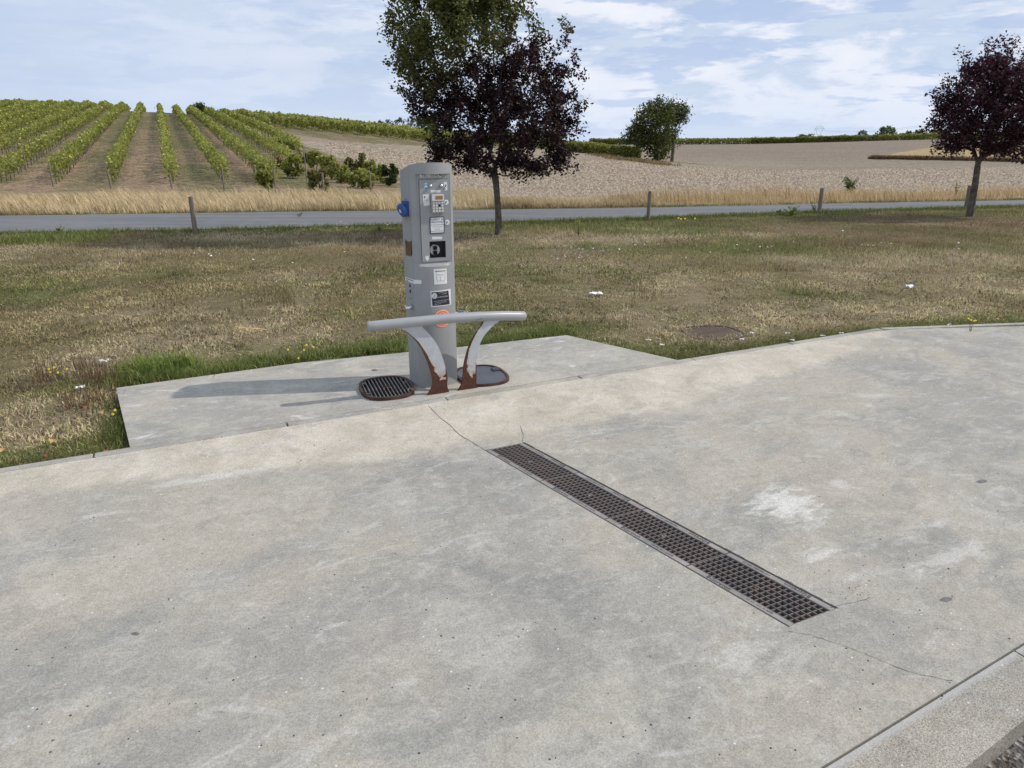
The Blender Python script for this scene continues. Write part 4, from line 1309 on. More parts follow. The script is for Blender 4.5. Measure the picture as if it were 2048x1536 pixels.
for x, y in ((BB - .04, .05), (BB - .04, -.09), (-BB + .04, .12), (-BB + .04, -.1)):
    mb = MB(); mb.box(x - .014, x + .014, y - .006, y + .006, .012, .0205); mb.build('cross_tie', M['bargrey'], gm)

cen = st(2.205, -.352)
lm = empty('chamber_lid', (cen.x, cen.y, .004), A - .10)
tag(lm, 'oval chamber with smooth grey metal lid in the pad right of the terminal', 'chamber lid')
mb = MB(); ring(mb, stadium((0, 0), AA, BB), stadium((0, 0), AA - .016, BB - .016), 0, .018); mb.build('frame', M['rust'], lm, bevel=.002)
mb = MB(); mb.prism(stadium((0, 0), AA - .019, BB - .019), .0, .011, True); mb.build('lid', M['lidgrey'], lm, bevel=.001)
mb = MB(); mb.box(BB - .075, BB - .02, .045, .10, .011, .024); mb.box(BB - .06, BB - .035, .095, .125, .011, .019); mb.build('hinge', M['darkgrey'], lm, bevel=.002)
mb = MB(); mb.box(-BB + .02, -BB + .045, -.05, -.01, .011, .018); mb.build('handle', M['darkgrey'], lm, bevel=.002)

# cast iron cover in the grass
cp_ = G(1425, 665, -.04)
cv = empty('manhole_cover', (cp_.x, cp_.y, -.058), .18)
tag(cv, 'brown studded iron manhole cover half overgrown in the lawn', 'manhole cover')
mb = MB(); ring(mb, stadium((0, 0), .25, .27), stadium((0, 0), .225, .245), 0, .02); mb.build('frame', M['rust'], cv, bevel=.003)
_rc = _rust('brown_iron', (0.16, 0.11, 0.085), (0.25, 0.18, 0.14))
mb = MB(); mb.prism(stadium((0, 0), .222, .242), 0, .014); mb.build('cover_plate', _rc, cv)
mb = MB()
for i in range(-8, 9):
    for j in range(-7, 8):
        x, y = i * .028, j * .028 + (.014 if i % 2 else 0)
        if abs(x / .225) ** 2.7 + abs(y / .205) ** 2.7 < 1: mb.box(x - .008, x + .008, y - .008, y + .008, .014, .021)
o = mb.build('studs', _rc, cv); o['kind'] = 'stuff'

# ------------------------------------------------------------------ wooden posts by the road
POSTS = [((391, 465), 393, .042, 'weathered wooden post at the road edge left of the terminal'),
         ((1296, 440), 383, .042, 'wooden bollard post at the road edge behind the lawn centre'),
         ((1638, 426), 376, .046, 'leaning wooden post at the road edge beside the roadside weeds'),
         ((1932, 416), 371, .05, 'wooden post just left of the small plum tree')]
for (u, v), vt_, rad, lb in POSTS:
    p = G(u, v); top_ = at(u + (1024 - u) * -.012, vt_, p.y)
    hgt = top_.z
    mb = MB(); n = 12
    pts = [(0, 0, -.1), (0, 0, hgt * .5), (R.uniform(-.006, .006), 0, hgt * .97), (0, 0, hgt)]
    mb.tube(pts, [rad, rad * .97, rad * .94, rad * .86], n)
    o = mb.build('wooden_post', M['wood'], loc=(p.x, p.y, 0)); o.rotation_euler = (R.uniform(-.01, .02), R.uniform(-.015, .03), R.uniform(0, 3))
    tag(o, lb, 'post', 'wooden posts along the road')

exec_marker = True
# ------------------------------------------------------------------ leaf and branch builders
def leaf_cloud(P, size, N=None, aspect=.55, fold=.35):
    """diamond leaves folded along the midrib; P (n,3) centres, size (n,), N optional normals bias"""
    n = len(P)
    d = rng.normal(size=(n, 3)); d[:, 2] *= .7; d /= np.linalg.norm(d, axis=1)[:, None]
    u = rng.normal(size=(n, 3))
    if N is not None: u = u + N
    b = np.cross(d, u); b /= np.linalg.norm(b, axis=1)[:, None] + 1e-9
    nn = np.cross(b, d)
    s = np.asarray(size)[:, None]
    v0 = P - d * s * .5; v2 = P + d * s * .5
    v1 = P + b * s * aspect * .5 + nn * s * fold * .25 - d * s * .06; v3 = P - b * s * aspect * .5 + nn * s * fold * .25 - d * s * .06
    V = np.stack([v0, v1, v2, v3], 1).reshape(-1, 3)
    i = np.arange(n)[:, None] * 4
    F = np.concatenate([i + np.array([[0, 1, 2]]), i + np.array([[0, 2, 3]])], 1).reshape(-1, 3)
    return V, F


def grow(base, trunk, targets, step, up=.35, seed=1, rtip=.004, rtrunk=.08, wig=.06):
    """branch skeleton. trunk: list of points. returns nodes, parent index, descendants"""
    r = random.Random(seed)
    nodes = [Vector(p) for p in trunk]; par = [-1] + list(range(len(trunk) - 1))
    fork = nodes[-1].copy()
    dep = list(range(len(trunk)))
    arr = np.array([tuple(p) for p in nodes])
    order = sorted(targets, key=lambda p: (Vector(p) - fork).length + r.uniform(0, .3))
    tips = []
    start = max(0, len(trunk) - 2)
    for tg in order:
        tg = Vector(tg)
        a = np.array([tuple(p) for p in nodes[start:]])
        dd = np.linalg.norm(a - np.array(tuple(tg)), axis=1)
        # favour nodes lying between the fork and the target
        fd = np.linalg.norm(a - np.array(tuple(fork)), axis=1)
        tgd = (tg - fork).length
        cost = dd + .55 * fd + np.where(fd > tgd, 5, 0)
        k = int(np.argmin(cost)) + start
        p0 = nodes[k]; L_ = (tg - p0).length
        if L_ < step * .5: continue
        out = ((p0 - fork) if (p0 - fork).length > .1 else (tg - fork)).normalized()
        c1 = p0 + (out * .22 + (tg - p0).normalized() * .7 + Vector((0, 0, up * .25))).normalized() * L_ * .45
        m = max(2, int(L_ / step)); prev = k
        for q in range(1, m + 1):
            f = q / m
            p = p0 * (1 - f) ** 2 + c1 * 2 * f * (1 - f) + tg * f * f
            p += Vector((r.uniform(-1, 1), r.uniform(-1, 1), r.uniform(-1, 1))) * step * wig * (0 if q == m else 1)
            nodes.append(p); par.append(prev); prev = len(nodes) - 1
        tips.append(prev)
    n = len(nodes); des = [0] * n
    for t_i in tips: des[t_i] += 1
    for i in range(n - 1, 0, -1):
        if par[i] >= 0: des[par[i]] += des[i]
    return nodes, par, des, tips


def branch_mesh(nodes, par, des, rtrunk, rtip, ntr, trunk_r, sides=6, pw=.5):
    n = len(nodes); mx = max(des)
    rad = [max(rtip, rtrunk * (max(d, .6) / mx) ** pw) for d in des]
    for i in range(ntr): rad[i] = trunk_r[i]
    kids = [[] for _ in range(n)]
    for i in range(1, n):
        if par[i] >= 0: kids[par[i]].append(i)
    mb = MB()
    stack = [(0, [])]
    starts = [0]; done = set()
    chains = []
    queue = [(None, 0)]
    while queue:
        pr_, s = queue.pop()
        ch = [] if pr_ is None else [pr_]
        cur = s
        while True:
            ch.append(cur)
            if not kids[cur]: break
            ks_ = sorted(kids[cur], key=lambda q: -des[q])
            for o_ in ks_[1:]: queue.append((cur, o_))
            cur = ks_[0]
        chains.append(ch)
    for ch in chains:
        if len(ch) < 2: continue
        rs = [rad[i] for i in ch]
        if ch[0] != 0: rs[0] = min(rs[0], rs[1] * 1.25)
        mb.tube([nodes[i] for i in ch], rs, sides if rs[0] > rtip * 3 else 4, cap=False)
    return mb


def leaves_on(nodes, par, des, maxdes, per, spread, seed, ntr):
    idx = [i for i in range(ntr, len(nodes)) if des[i] <= maxdes]
    P = np.array([tuple(nodes[i]) for i in idx])
    rep = np.repeat(P, per, axis=0)
    rr = rng.normal(size=rep.shape) * spread * .55
    return rep + rr


def ell_targets(ells, n, seed, shell=.55):
    """random points in a union of ellipsoids (centre, radii)"""
    r = random.Random(seed); out = []
    vol = [e[1][0] * e[1][1] * e[1][2] for e in ells]; tot = sum(vol)
    for e, v in zip(ells, vol):
        k = max(3, int(n * v / tot))
        for _ in range(k):
            while True:
                q = Vector((r.uniform(-1, 1), r.uniform(-1, 1), r.uniform(-1, 1)))
                if q.length <= 1: break
            l = q.length
            if l > 0: q = q / l * (l ** shell)
            out.append(Vector((e[0][0] + q.x * e[1][0], e[0][1] + q.y * e[1][1], e[0][2] + q.z * e[1][2])))
    return out


def px_ell(u, v, Y, ru, rv, depth=None):
    c_ = at(u, v, Y); D = Y * CP + (H - c_.z) * SP
    k = D / FPX
    return (c_, (ru * k, (depth if depth else (ru + rv) * .5) * k, rv * k * 1.0))


def make_tree(name, base, trunk, trunk_r, ells, ntarget, per, leafsize, colfun, label, cat='tree', group=None, spread=.1, step=.12, rmain=.045, rtip=.004, seed=1, matl='leaf', extra=None, shell=.55, maxdes=3, bark='bark', sides=7, aspect=.55, wig=.06, shoots=None):
    root = empty(name, base)
    tag(root, label, cat, group)
    tg = ell_targets(ells, ntarget, seed, shell) + (extra or [])
    if shoots:      # long outer shoots make the outline uneven
        r_ = random.Random(seed + 5); fk = Vector(trunk[-1]); md = sorted((p - fk).length for p in tg)[int(len(tg) * .7)]
        outer = [p for p in tg if (p - fk).length > md]
        for p in r_.sample(outer, min(shoots[0], len(outer))):
            d = (p - fk).normalized() * .6 + Vector((r_.uniform(-.4, .4), r_.uniform(-.4, .4), r_.uniform(.1, .8)))
            tg.append(p + d.normalized() * shoots[1] * r_.uniform(.4, 1.2))
    nodes, par, des, tips = grow(base, trunk, tg, step, seed=seed, wig=wig)
    mb = branch_mesh(nodes, par, des, rmain, rtip, len(trunk), trunk_r, sides)
    b = Vector(base)
    mb.v = [tuple(Vector(p) - b) for p in mb.v]
    mb.build('trunk', M[bark], root)
    P = leaves_on(nodes, par, des, maxdes, per, spread, seed, len(trunk))
    sz = leafsize * rng.uniform(.6, 1.25, len(P))
    V, F = leaf_cloud(P, sz, aspect=aspect)
    colr = colfun(P)
    colr = np.repeat(colr * rng.uniform(.7, 1.35, (len(P), 1)), 4, axis=0)
    np_mesh('crown', V - np.array(tuple(b)), F, M[matl], root, col=colr)
    return root


# --- big plum tree behind the terminal: two kinds of leaf
b0 = Vector((-.235, 12.50, 0))
k = 11.4 / FPX
def P(u, v, Y=12.5): return at(u, v, Y)
trunk = [b0 + Vector((0, 0, -.08)), P(997, 462), P(997, 440), P(996, 415), P(994, 390), P(992, 365), P(988, 345)]
tr_r = [.085, .066, .058, .054, .053, .056, .062]
ells = [px_ell(925, 75, 12.5, 155, 135, 150), px_ell(935, -90, 12.5, 140, 130, 140), px_ell(1050, 235, 12.5, 105, 120, 120), px_ell(960, 260, 12.5, 120, 75, 120),
        px_ell(905, 305, 12.5, 55, 28, 60), px_ell(1110, 150, 12.4, 28, 75, 40), px_ell(870, 190, 12.5, 62, 70, 80), px_ell(1125, 280, 12.5, 38, 45, 60), px_ell(1120, 325, 12.4, 25, 18, 40), px_ell(955, 335, 12.3, 50, 12, 60)]
extra = [P(1138, 60), P(1130, 85), P(1150, 110), P(1162, 150), P(1170, 205), P(1165, 260), P(1150, 335), P(770, 70), P(778, 125), P(795, 175), P(820, 210), P(800, 140), P(1085, 60), P(1095, 75), P(860, 325), P(1128, 45), P(788, 50), P(1010, 352), P(1060, 345)]


def plumcol(Pt):
    # green shoots upper left, purple lower and right
    u_ = (Pt[:, 0] / Pt[:, 1] * 1.06) * FPX + 1024
    zz_ = Pt[:, 2]
    bd = 2.48 + (Pt[:, 0] + .9) * .42 + (vnoise(Pt[:, 0], Pt[:, 2], 1.6, 71) - .5) * 1.3
    g_ = np.clip((zz_ - bd) * 3.0 + .5 + rng.normal(size=len(Pt)) * .25, 0, 1)
    g_ = np.where(rng.random(len(Pt)) < .04, 1 - g_, g_)
    ll = np.exp(-(((Pt[:, 0] + 1.45) / .3) ** 2 + ((zz_ - 1.75) / .22) ** 2))
    g_ = np.clip(g_ + (ll > .5) * .8, 0, 1)
    green = mixc((0.065, 0.085, 0.020), (0.165, 0.165, 0.038), rng.random(len(Pt)))
    purp = mixc((0.018, 0.008, 0.011), (0.055, 0.021, 0.028), rng.random(len(Pt)) ** 1.3)
    return mixc(purp, green, g_)
make_tree('plum_tree', b0, trunk, tr_r, ells, 1300, 30, .064, plumcol, 'large plum tree with green upper and dark purple lower leaves behind the terminal', spread=.095, step=.10, rmain=.05, rtip=.0028, seed=5, matl='plumleaf', extra=extra, maxdes=14, shell=.75, shoots=(110, .34))

# --- small purple plum tree at the right edge
b1 = Vector((9.819, 15.558, 0))
def Q(u, v, Y=15.55): return at(u, v, Y)
trunk = [b1 + Vector((0, 0, -.08)), Q(1941, 425), Q(1945, 400), Q(1950, 372), Q(1953, 350), Q(1955, 335), Q(1956, 325)]
tr_r = [.095, .080, .072, .066, .062, .062, .06]
ells = [px_ell(1975, 215, 15.55, 95, 85, 95), px_ell(1990, 165, 15.55, 55, 48, 55), px_ell(1905, 250, 15.55, 42, 50, 60), px_ell(2050, 235, 15.55, 80, 85, 90), px_ell(1925, 300, 15.55, 55, 14, 50), px_ell(2020, 292, 15.55, 60, 16, 60)]
extra = [Q(1978, 118), Q(2010, 118), Q(1930, 145), Q(1945, 140), Q(1862, 250), Q(1850, 255), Q(1872, 200), Q(1890, 170), Q(1868, 300), Q(1905, 160), Q(1995, 128), Q(2035, 150)]


def purpcol(Pt): return mixc((0.026, 0.011, 0.016), (0.095, 0.030, 0.040), rng.random(len(Pt)) ** 1.3)
make_tree('plum_tree', b1, trunk, tr_r, ells, 700, 24, .070, purpcol, 'small dark purple plum tree leaning beside the last roadside post', spread=.105, step=.13, rmain=.055, rtip=.0032, seed=9, matl='plumleaf', extra=extra, maxdes=14, shell=.75, shoots=(70, .38))


def darkgreen(Pt): return mixc((0.045, 0.062, 0.015), (0.110, 0.120, 0.030), rng.random(len(Pt)))
# --- walnut trees at the field edge
wb = GT(1312, 322); YW = wb.y
def W(u, v): return at(u, v, YW)
trunk = [wb + Vector((0, 0, -.3)), W(1312, 312), W(1311, 300)]
ells = [px_ell(1308, 250, YW, 40, 42, 42), px_ell(1322, 220, YW, 24, 20, 26), px_ell(1280, 275, YW, 28, 22, 30), px_ell(1315, 292, YW, 26, 28, 26), px_ell(1268, 262, YW, 16, 14, 20)]
make_tree('walnut_tree', wb, trunk, [.35, .28, .26], ells, 420, 15, .30, darkgreen, 'broad dark green tree standing at the tip of the far vine strip', spread=.5, step=.6, rmain=.22, rtip=.02, seed=13, maxdes=12, extra=[W(1326, 200), W(1300, 205), W(1240, 285), W(1245, 275), W(1275, 222)])
wb2 = GT(1345, 300); wb2 = Vector((at(1345, 300, YW + 9).x, YW + 9, tz(at(1345, 300, YW + 9).x, YW + 9)))
def W2(u, v): return at(u, v, YW + 9)
trunk = [wb2 + Vector((0, 0, -.3)), W2(1347, 290), W2(1348, 270)]
ells = [px_ell(1342, 286, YW + 9, 11, 16, 12), px_ell(1345, 262, YW + 9, 12, 26, 14), px_ell(1350, 225, YW + 9, 20, 20, 22), px_ell(1364, 228, YW + 9, 12, 24, 16)]
make_tree('walnut_tree', wb2, trunk, [.25, .2, .18], ells, 210, 10, .30, darkgreen, 'thinner green tree showing sky, just right of the broad dark tree', spread=.5, step=.6, rmain=.15, rtip=.02, seed=17, maxdes=10, extra=[W2(1340, 198), W2(1350, 200), W2(1345, 203), W2(1374, 240), W2(1372, 215)])


def bush_tree(name, u, vb, vt_, wpx, Y, label, n=900, ls=None, colf=darkgreen, cat='tree', group=None, seed=1, trunkpx=6, squat=1.0):
    x = at(u, vb, Y).x
    base = Vector((x, Y, min(tz(x, Y), at(u, vb, Y).z)))
    top_ = at(u, vt_, Y); bot = at(u, vb, Y)
    hgt = top_.z - bot.z; D = Y * CP; hw = wpx / 2 * D / FPX
    root = empty(name, base); tag(root, label, cat, group)
    r_ = random.Random(seed)
    mb = MB(); zb = bot.z - base.z
    mb.tube([(0, 0, -.3), (0, 0, zb + hgt * .4), (hw * .1, 0, zb + hgt * .75)], [hgt * .045, hgt * .035, hgt * .012], 6); mb.build('trunk', M['bark'], root)
    # clumps in the crown
    cl = []
    for _ in range(16):
        a = r_.uniform(0, 6.28); rr = hw * .68 * math.sqrt(r_.random()); zf = r_.uniform(.2, .85)
        wz = math.sqrt(max(.05, 1 - ((zf - .45) / .6) ** 2))
        cl.append((rr * math.cos(a) * wz, rr * math.sin(a) * wz * .8, zb + hgt * zf, hw * r_.uniform(.22, .4)))
    C = np.array(cl)
    pick = rng.integers(0, len(C), n)
    q = rng.normal(size=(n, 3)); q /= np.linalg.norm(q, axis=1)[:, None]; q *= rng.random((n, 1)) ** .4
    Pt = C[pick, :3] + q * C[pick, 3:4] * np.array([1, 1, squat])
    s_ = (ls or hw * .16) * rng.uniform(.6, 1.3, n)
    V, F = leaf_cloud(Pt, s_, aspect=.8)
    np_mesh('crown', V, F, M['leaf'], root, col=np.repeat(colf(Pt) * rng.uniform(.75, 1.3, (n, 1)), 4, axis=0))
    return root


def hazegreen(Pt): return mixc((0.060, 0.085, 0.055), (0.090, 0.115, 0.065), rng.random(len(Pt)))
bush_tree('round_tree', 402, 226, 207, 40, 128, 'small dark round tree on the vineyard skyline', 700, None, darkgreen, seed=3)
ORDW_ = ['first', 'second', 'third', 'fourth', 'fifth', 'sixth', 'seventh', 'eighth', 'ninth']
for i, (u, w_, vt_) in enumerate(((748, 16, 241), (762, 20, 239), (776, 22, 237), (792, 26, 235), (806, 26, 233), (822, 28, 236), (836, 22, 232), (850, 26, 235), (866, 26, 238))):
    bush_tree('pine_tree', u, 262, vt_, w_, 190, f'{ORDW_[i]} dark pine from the left in the small skyline wood', 420, None, hazegreen, group='pines of the skyline wood', seed=20 + i)
for i, (u, vb, vt_, w_, lb) in enumerate(((1600, 279, 269, 26, 'low dark bush on the skyline left of the pylon'), (1616, 279, 268, 30, 'low bush beside the foot of the pylon'), (1684, 277, 271, 26, 'flat low bush on the skyline right of the pylon'), (1724, 275, 261, 27, 'small round tree on the skyline between the pylon and the large round tree'),
                                          (1773, 274, 253, 50, 'large round dark tree on the right skyline'), (1812, 272, 263, 34, 'dark tree against the left side of the small plum crown'), (1838, 272, 260, 40, 'dark tree partly behind the small plum crown'), (1878, 272, 262, 50, 'dark tree hidden behind the small plum crown'))):
    bush_tree('round_tree', u, vb, vt_, w_, 430 if i in (0, 1, 2) else 380, lb, 500, None, darkgreen, seed=40 + i, squat=.8)
bush_tree('round_tree', 1243, 303, 293, 22, 95, 'small isolated bush left of the broad dark tree', 260, None, darkgreen, cat='bush', seed=60, squat=.6)

# ------------------------------------------------------------------ vineyard
VINEG = [(0.135, 0.155, 0.030), (0.29, 0.30, 0.065), (0.58, 0.53, 0.16)]


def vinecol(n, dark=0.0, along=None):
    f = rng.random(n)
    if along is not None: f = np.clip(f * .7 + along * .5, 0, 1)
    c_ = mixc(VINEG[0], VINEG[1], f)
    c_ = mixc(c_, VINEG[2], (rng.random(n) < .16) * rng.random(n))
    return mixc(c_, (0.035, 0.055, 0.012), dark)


def vine_row(x0, y0, y1, label, group, ends=True, hgt=1.25, dens=95):
    """one trellised row along the hillside, direction (-.464, 1)"""
    L_ = (y1 - y0) * 1.10
    root = empty('vine_row', (x0, y0, tz(x0, y0))); tag(root, label, 'vine row', group)
    f = rng.random(int(dens * L_ * 1.4))
    Y = y0 + (y1 - y0) * f
    keep = rng.random(len(f)) < np.clip(46 / Y, .30, 1.0)
    Y = Y[keep]
    # gaps and bulges from plant to plant
    gap = vnoise(Y, Y * 0 + x0, .9, 81, 3)
    Y = Y[(gap > .36) | (rng.random(len(Y)) < .40)]
    n = len(Y)
    bul = vnoise(Y, Y * 0 + x0, .8, 82, 2)
    zf = rng.beta(2.0, 1.5, n)
    htop = hgt * (.72 + .60 * vnoise(Y, Y * 0 + x0, 1.3, 88, 3))
    zlow = .14 + .30 * vnoise(Y, Y * 0 + x0 + 9, 1.1, 83, 2)
    zlow = np.where((Y > 88) | (Y < y0 + 1.5), .03, zlow)
    z = zlow + (htop - zlow) * zf
    wid = (.16 + .20 * bul) * np.sqrt(np.clip(1 - (2 * zf - 1) ** 4, .1, 1)) * 1.0
    X = x0 - .464 * (Y - y0) + rng.normal(size=n) * wid * .62
    Z = terr(X, Y) + z
    # hanging shoots
    sz = .145 * rng.uniform(.65, 1.3, n) * np.clip(Y / 55, .95, 2.1)
    Pt = np.stack([X - x0, Y - y0, Z - tz(x0, y0)], 1)
    V, F = leaf_cloud(Pt, sz, aspect=.9, fold=.5)
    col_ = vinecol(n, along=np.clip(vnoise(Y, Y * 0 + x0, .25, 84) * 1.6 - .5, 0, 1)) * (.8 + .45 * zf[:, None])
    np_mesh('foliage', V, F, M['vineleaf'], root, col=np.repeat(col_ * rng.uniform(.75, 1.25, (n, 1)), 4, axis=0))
    mb = MB()
    y = y0 + .4
    while y < min(y1, 90):
        x = x0 - .464 * (y - y0); z0_ = tz(x, y) - tz(x0, y0)
        dx = R.uniform(-.08, .08)
        mb.tube([(x - x0, y - y0, z0_ - .05), (x - x0 + dx, y - y0, z0_ + .35), (x - x0 + dx * .3, y - y0 + .05, z0_ + .75)], [.035, .028, .02], 4, cap=False)
        y += 1.15 + R.uniform(-.15, .15)
    if mb.v: mb.build('vine_trunks', M['bark'], root)['kind'] = 'stuff'
    mb = MB(); y = y0 + 5.5; 
    while y < min(y1, 110):
        x = x0 - .464 * (y - y0); z0_ = tz(x, y) - tz(x0, y0)
        mb.tube([(x - x0, y - y0, z0_ - .05), (x - x0, y - y0, z0_ + 1.25)], [.03, .028], 5)
        y += 6.5
    if mb.v: mb.build('trellis_stakes', M['wood'], root)['kind'] = 'stuff'
    return root


def vpost(u, v, vt_, lean=0.0, rad=.05, label='', Y=None):
    p = GT(u, v, 26) if Y is None else Vector((at(u, v, Y).x, Y, tz(at(u, v, Y).x, Y)))
    hgt = at(u, vt_, p.y).z - p.z
    mb = MB(); mb.tube([(0, 0, -.15), (0, 0, hgt * .6), (0, 0, hgt)], [rad, rad * .95, rad * .85], 8)
    o = mb.build('vineyard_post', M['wood'], loc=p); o.rotation_euler = (0, lean, R.uniform(0, 3))
    return tag(o, label, 'post', 'vineyard end posts')


ORD = {0: 'vine row ending at the pale post nearest the left edge', 1: 'second full vine row from the left, ending behind a split post', 2: 'vine row running straight up above the left lawn, third end post', 3: 'vine row ending behind the left roadside post', 4: 'vine row ending at the post left of the gappy vines'}
base_x = {}
for i, u in enumerate((105, 222, 342, 448, 545)):
    base_x[i] = at(u, 377, 36.0).x
sp = (base_x[4] - base_x[0]) / 4
ORDW = ['first', 'second', 'third', 'fourth', 'fifth', 'sixth', 'seventh', 'eighth', 'ninth', 'tenth', 'eleventh', 'twelfth', 'thirteenth', 'fourteenth', 'fifteenth', 'sixteenth', 'seventeenth', 'eighteenth', 'nineteenth', 'twentieth']
for i in range(5):
    vine_row(base_x[i], 36.3, 140 if i < 4 else 138, ORD[i], 'vine rows on the hillside')
for i in range(1, 11):
    x0 = base_x[0] - sp * i
    vine_row(x0, 36.3, 140, f'{ORDW[i - 1]} vine row uphill to the left of the split pale end post', 'vine rows on the hillside' if i < 4 else 'vine rows on the left hilltop')
# shorter rows right of them: lower ends broken, upper ends by the field edge
e5 = GT(548, 322); r5 = e5.x + .464 * (e5.y - 36.3)
x5 = base_x[4] + sp
def start_on(x0, y): return x0 - .464 * (y - 36.3)
vine_row(start_on(x5, 47), 47, 138, 'shorter vine row whose upper part ends at a thin stake', 'vine rows on the hillside')
vine_row(start_on(x5 + sp, 58), 58, 138, 'short vine row left of the tip of the harrowed field', 'vine rows on the hillside')
for i in range(2, 22):
    x0 = x5 + sp * i
    ys_ = float(np.interp(i, [2, 4, 8, 13, 21], [92, 96, 98, 97, 90]))
    if start_on(x0, ys_) / ys_ > .165: continue
    vine_row(start_on(x0, ys_), ys_, ys_ + float(np.interp(i, [2, 12, 21], [46, 30, 14])), f'{ORDW[i - 2]} short distant vine row from the left above the harrowed field', 'vine rows above the harrowed field', hgt=1.35, dens=150)
for (u, v, vt_, ln, lb) in ((107, 374, 325, .03, 'split pale post at the end of the vine row nearest the left edge'), (223, 377, 340, -.06, 'leaning grey post at the foot of the second full vine row'), (345, 381, 347, -.04, 'short grey post at the foot of the vine row above the left lawn'), (449, 382, 336, .0, 'thin post at the row end just left of the gappy vines'),
                          (552, 384, 338, .03, 'pale post at the front of the dense vine left of the gappy vines'), (508, 347, 312, 0, 'thin grey stake among the row left of the gappy vines'), (550, 324, 297, .02, 'thin stake at the end of the shorter vine row'), (614, 368, 302, 0, 'tall thin stake rising between the gappy vines'),
                          (648, 388, 345, 0, 'post in front of the brown withered vine'), (742, 384, 345, 0, 'post near the right end of the gappy vines'), (54, 345, 300, .02, 'stake among the leftmost vine rows'), (698, 366, 322, 0, 'stake behind the right-hand gappy vines'), (593, 322, 290, 0, 'stake near the field edge above the gappy vines')):
    vpost(u, v, vt_, ln, .045 if v > 370 else .03, lb)


def single_vine(u, v, vt_, wpx, label, mode=0, dens=1.0):
    p = GT(u, v, 26); Y = p.y
    hgt = at(u, vt_, Y).z - p.z; hw = wpx / 2 * Y / FPX * 1.15
    root = empty('grapevine', p); tag(root, label, 'grapevine', 'separate grapevines beside the field')
    n = int(850 * dens * max(.4, hgt * hw * 1.6))
    lo = .02 if mode != 3 else .3
    cl = [(R.uniform(-.7, .7) * hw, R.uniform(-.3, .3), hgt * R.uniform(lo + .12, .85), R.uniform(.25, .42) * max(hw, .3)) for _ in range(12)]
    C = np.array(cl); pick = rng.integers(0, len(C), n)
    q = rng.normal(size=(n, 3)); q /= np.linalg.norm(q, axis=1)[:, None]; q *= rng.random((n, 1)) ** .45
    Pt = C[pick, :3] + q * C[pick, 3:4] * np.array([1.15, 1, 1.3]); Pt[:, 2] = np.clip(Pt[:, 2], .03, hgt)
    sz = .15 * rng.uniform(.6, 1.3, n)
    V, F = leaf_cloud(Pt, sz, aspect=.9, fold=.5)
    if mode == 1: c_ = mixc((0.025, 0.045, 0.012), (0.05, 0.075, 0.02), rng.random(n))
    elif mode == 2: c_ = mixc((0.17, 0.11, 0.05), (0.14, 0.16, 0.035), rng.random(n) ** .8)
    elif mode == 4: c_ = mixc((0.22, 0.07, 0.035), (0.15, 0.11, 0.04), rng.random(n))
    else: c_ = vinecol(n, along=np.clip(Pt[:, 2] / hgt, 0, 1))
    np_mesh('foliage', V, F, M['vineleaf'], root, col=np.repeat(c_ * rng.uniform(.7, 1.25, (n, 1)), 4, axis=0))
    mb = MB(); mb.tube([(0, 0, -.08), (.05, 0, hgt * .25), (0, .02, hgt * .6)], [.04, .032, .018], 5, cap=False); mb.build('trunk', M['bark'], root)
for a in ((559, 300, 269, 20, 'topmost separate grapevine by the tip of the field', 3), (581, 311, 278, 26, 'grapevine next to the topmost one by the field edge', 3), (562, 336, 309, 12, 'small reddish withered grapevine', 4), (585, 356, 306, 42, 'wide bright grapevine below the field tip', 0), (608, 328, 305, 13, 'dark ivy-like clump on a stake', 1),
          (633, 340, 301, 32, 'dark green grapevine right of the tall stake', 0), (655, 352, 309, 30, 'grapevine standing between the dark vine and the brown vine', 0), (669, 358, 320, 24, 'narrow grapevine behind the brown vine', 0), (688, 366, 329, 26, 'low grapevine right of the brown vine', 0),
          (638, 386, 334, 40, 'brown withered grapevine with a thick dark base', 2), (712, 350, 307, 38, 'flat-topped grapevine with brown leaves', 2), (740, 356, 318, 26, 'tall grapevine behind the right-hand post', 0), (715, 376, 336, 34, 'grapevine in front of the flat-topped brown one', 0), (738, 378, 340, 26, 'grapevine by the right-hand post', 0),
          (760, 366, 328, 24, 'narrow grapevine left of the last bushy one', 0), (779, 372, 323, 30, 'last bushy dark grapevine before the field', 1), (537, 382, 322, 44, 'dense dark grapevine behind the pale post', 0), (785, 350, 335, 14, 'yellowish grapevine tip beside the last bushy one', 0), (530, 350, 318, 26, 'grapevine above the dense dark one', 0)):
    single_vine(*a)

# distant vine strips on the right skyline: nobody could count the plants
def strip(name, pix, hgt, n, sz, label, col_=None):
    P_ = [GT(u, v) if Y is None else Vector((at(u, v, Y).x, Y, tz(at(u, v, Y).x, Y))) for u, v, Y in pix]
    f = rng.random(n) * (len(P_) - 1); i = np.minimum(f.astype(int), len(P_) - 2); f = f - i
    A_ = np.array([tuple(p) for p in P_])
    c_ = A_[i] * (1 - f[:, None]) + A_[i + 1] * f[:, None]
    c_[:, 1] += rng.uniform(0, 1, n) ** 1.5 * (8 if hgt > 1.5 else 5) - (3 if hgt > 1.5 else 0)
    c_[:, 2] = terr(c_[:, 0], c_[:, 1]) + hgt * (-.16 + 1.16 * rng.beta(1.6, 1.2, n)) * (.85 + .3 * vnoise(c_[:, 0], c_[:, 1], .5, 91, 2))
    V, F = leaf_cloud(c_, sz * rng.uniform(.6, 1.3, n), aspect=.9)
    o = np_mesh(name, V, F, M['vineleaf'], col=np.repeat(vinecol(n, .25) * rng.uniform(.75, 1.25, (n, 1)), 4, axis=0))
    return tag(o, label, kind='stuff')
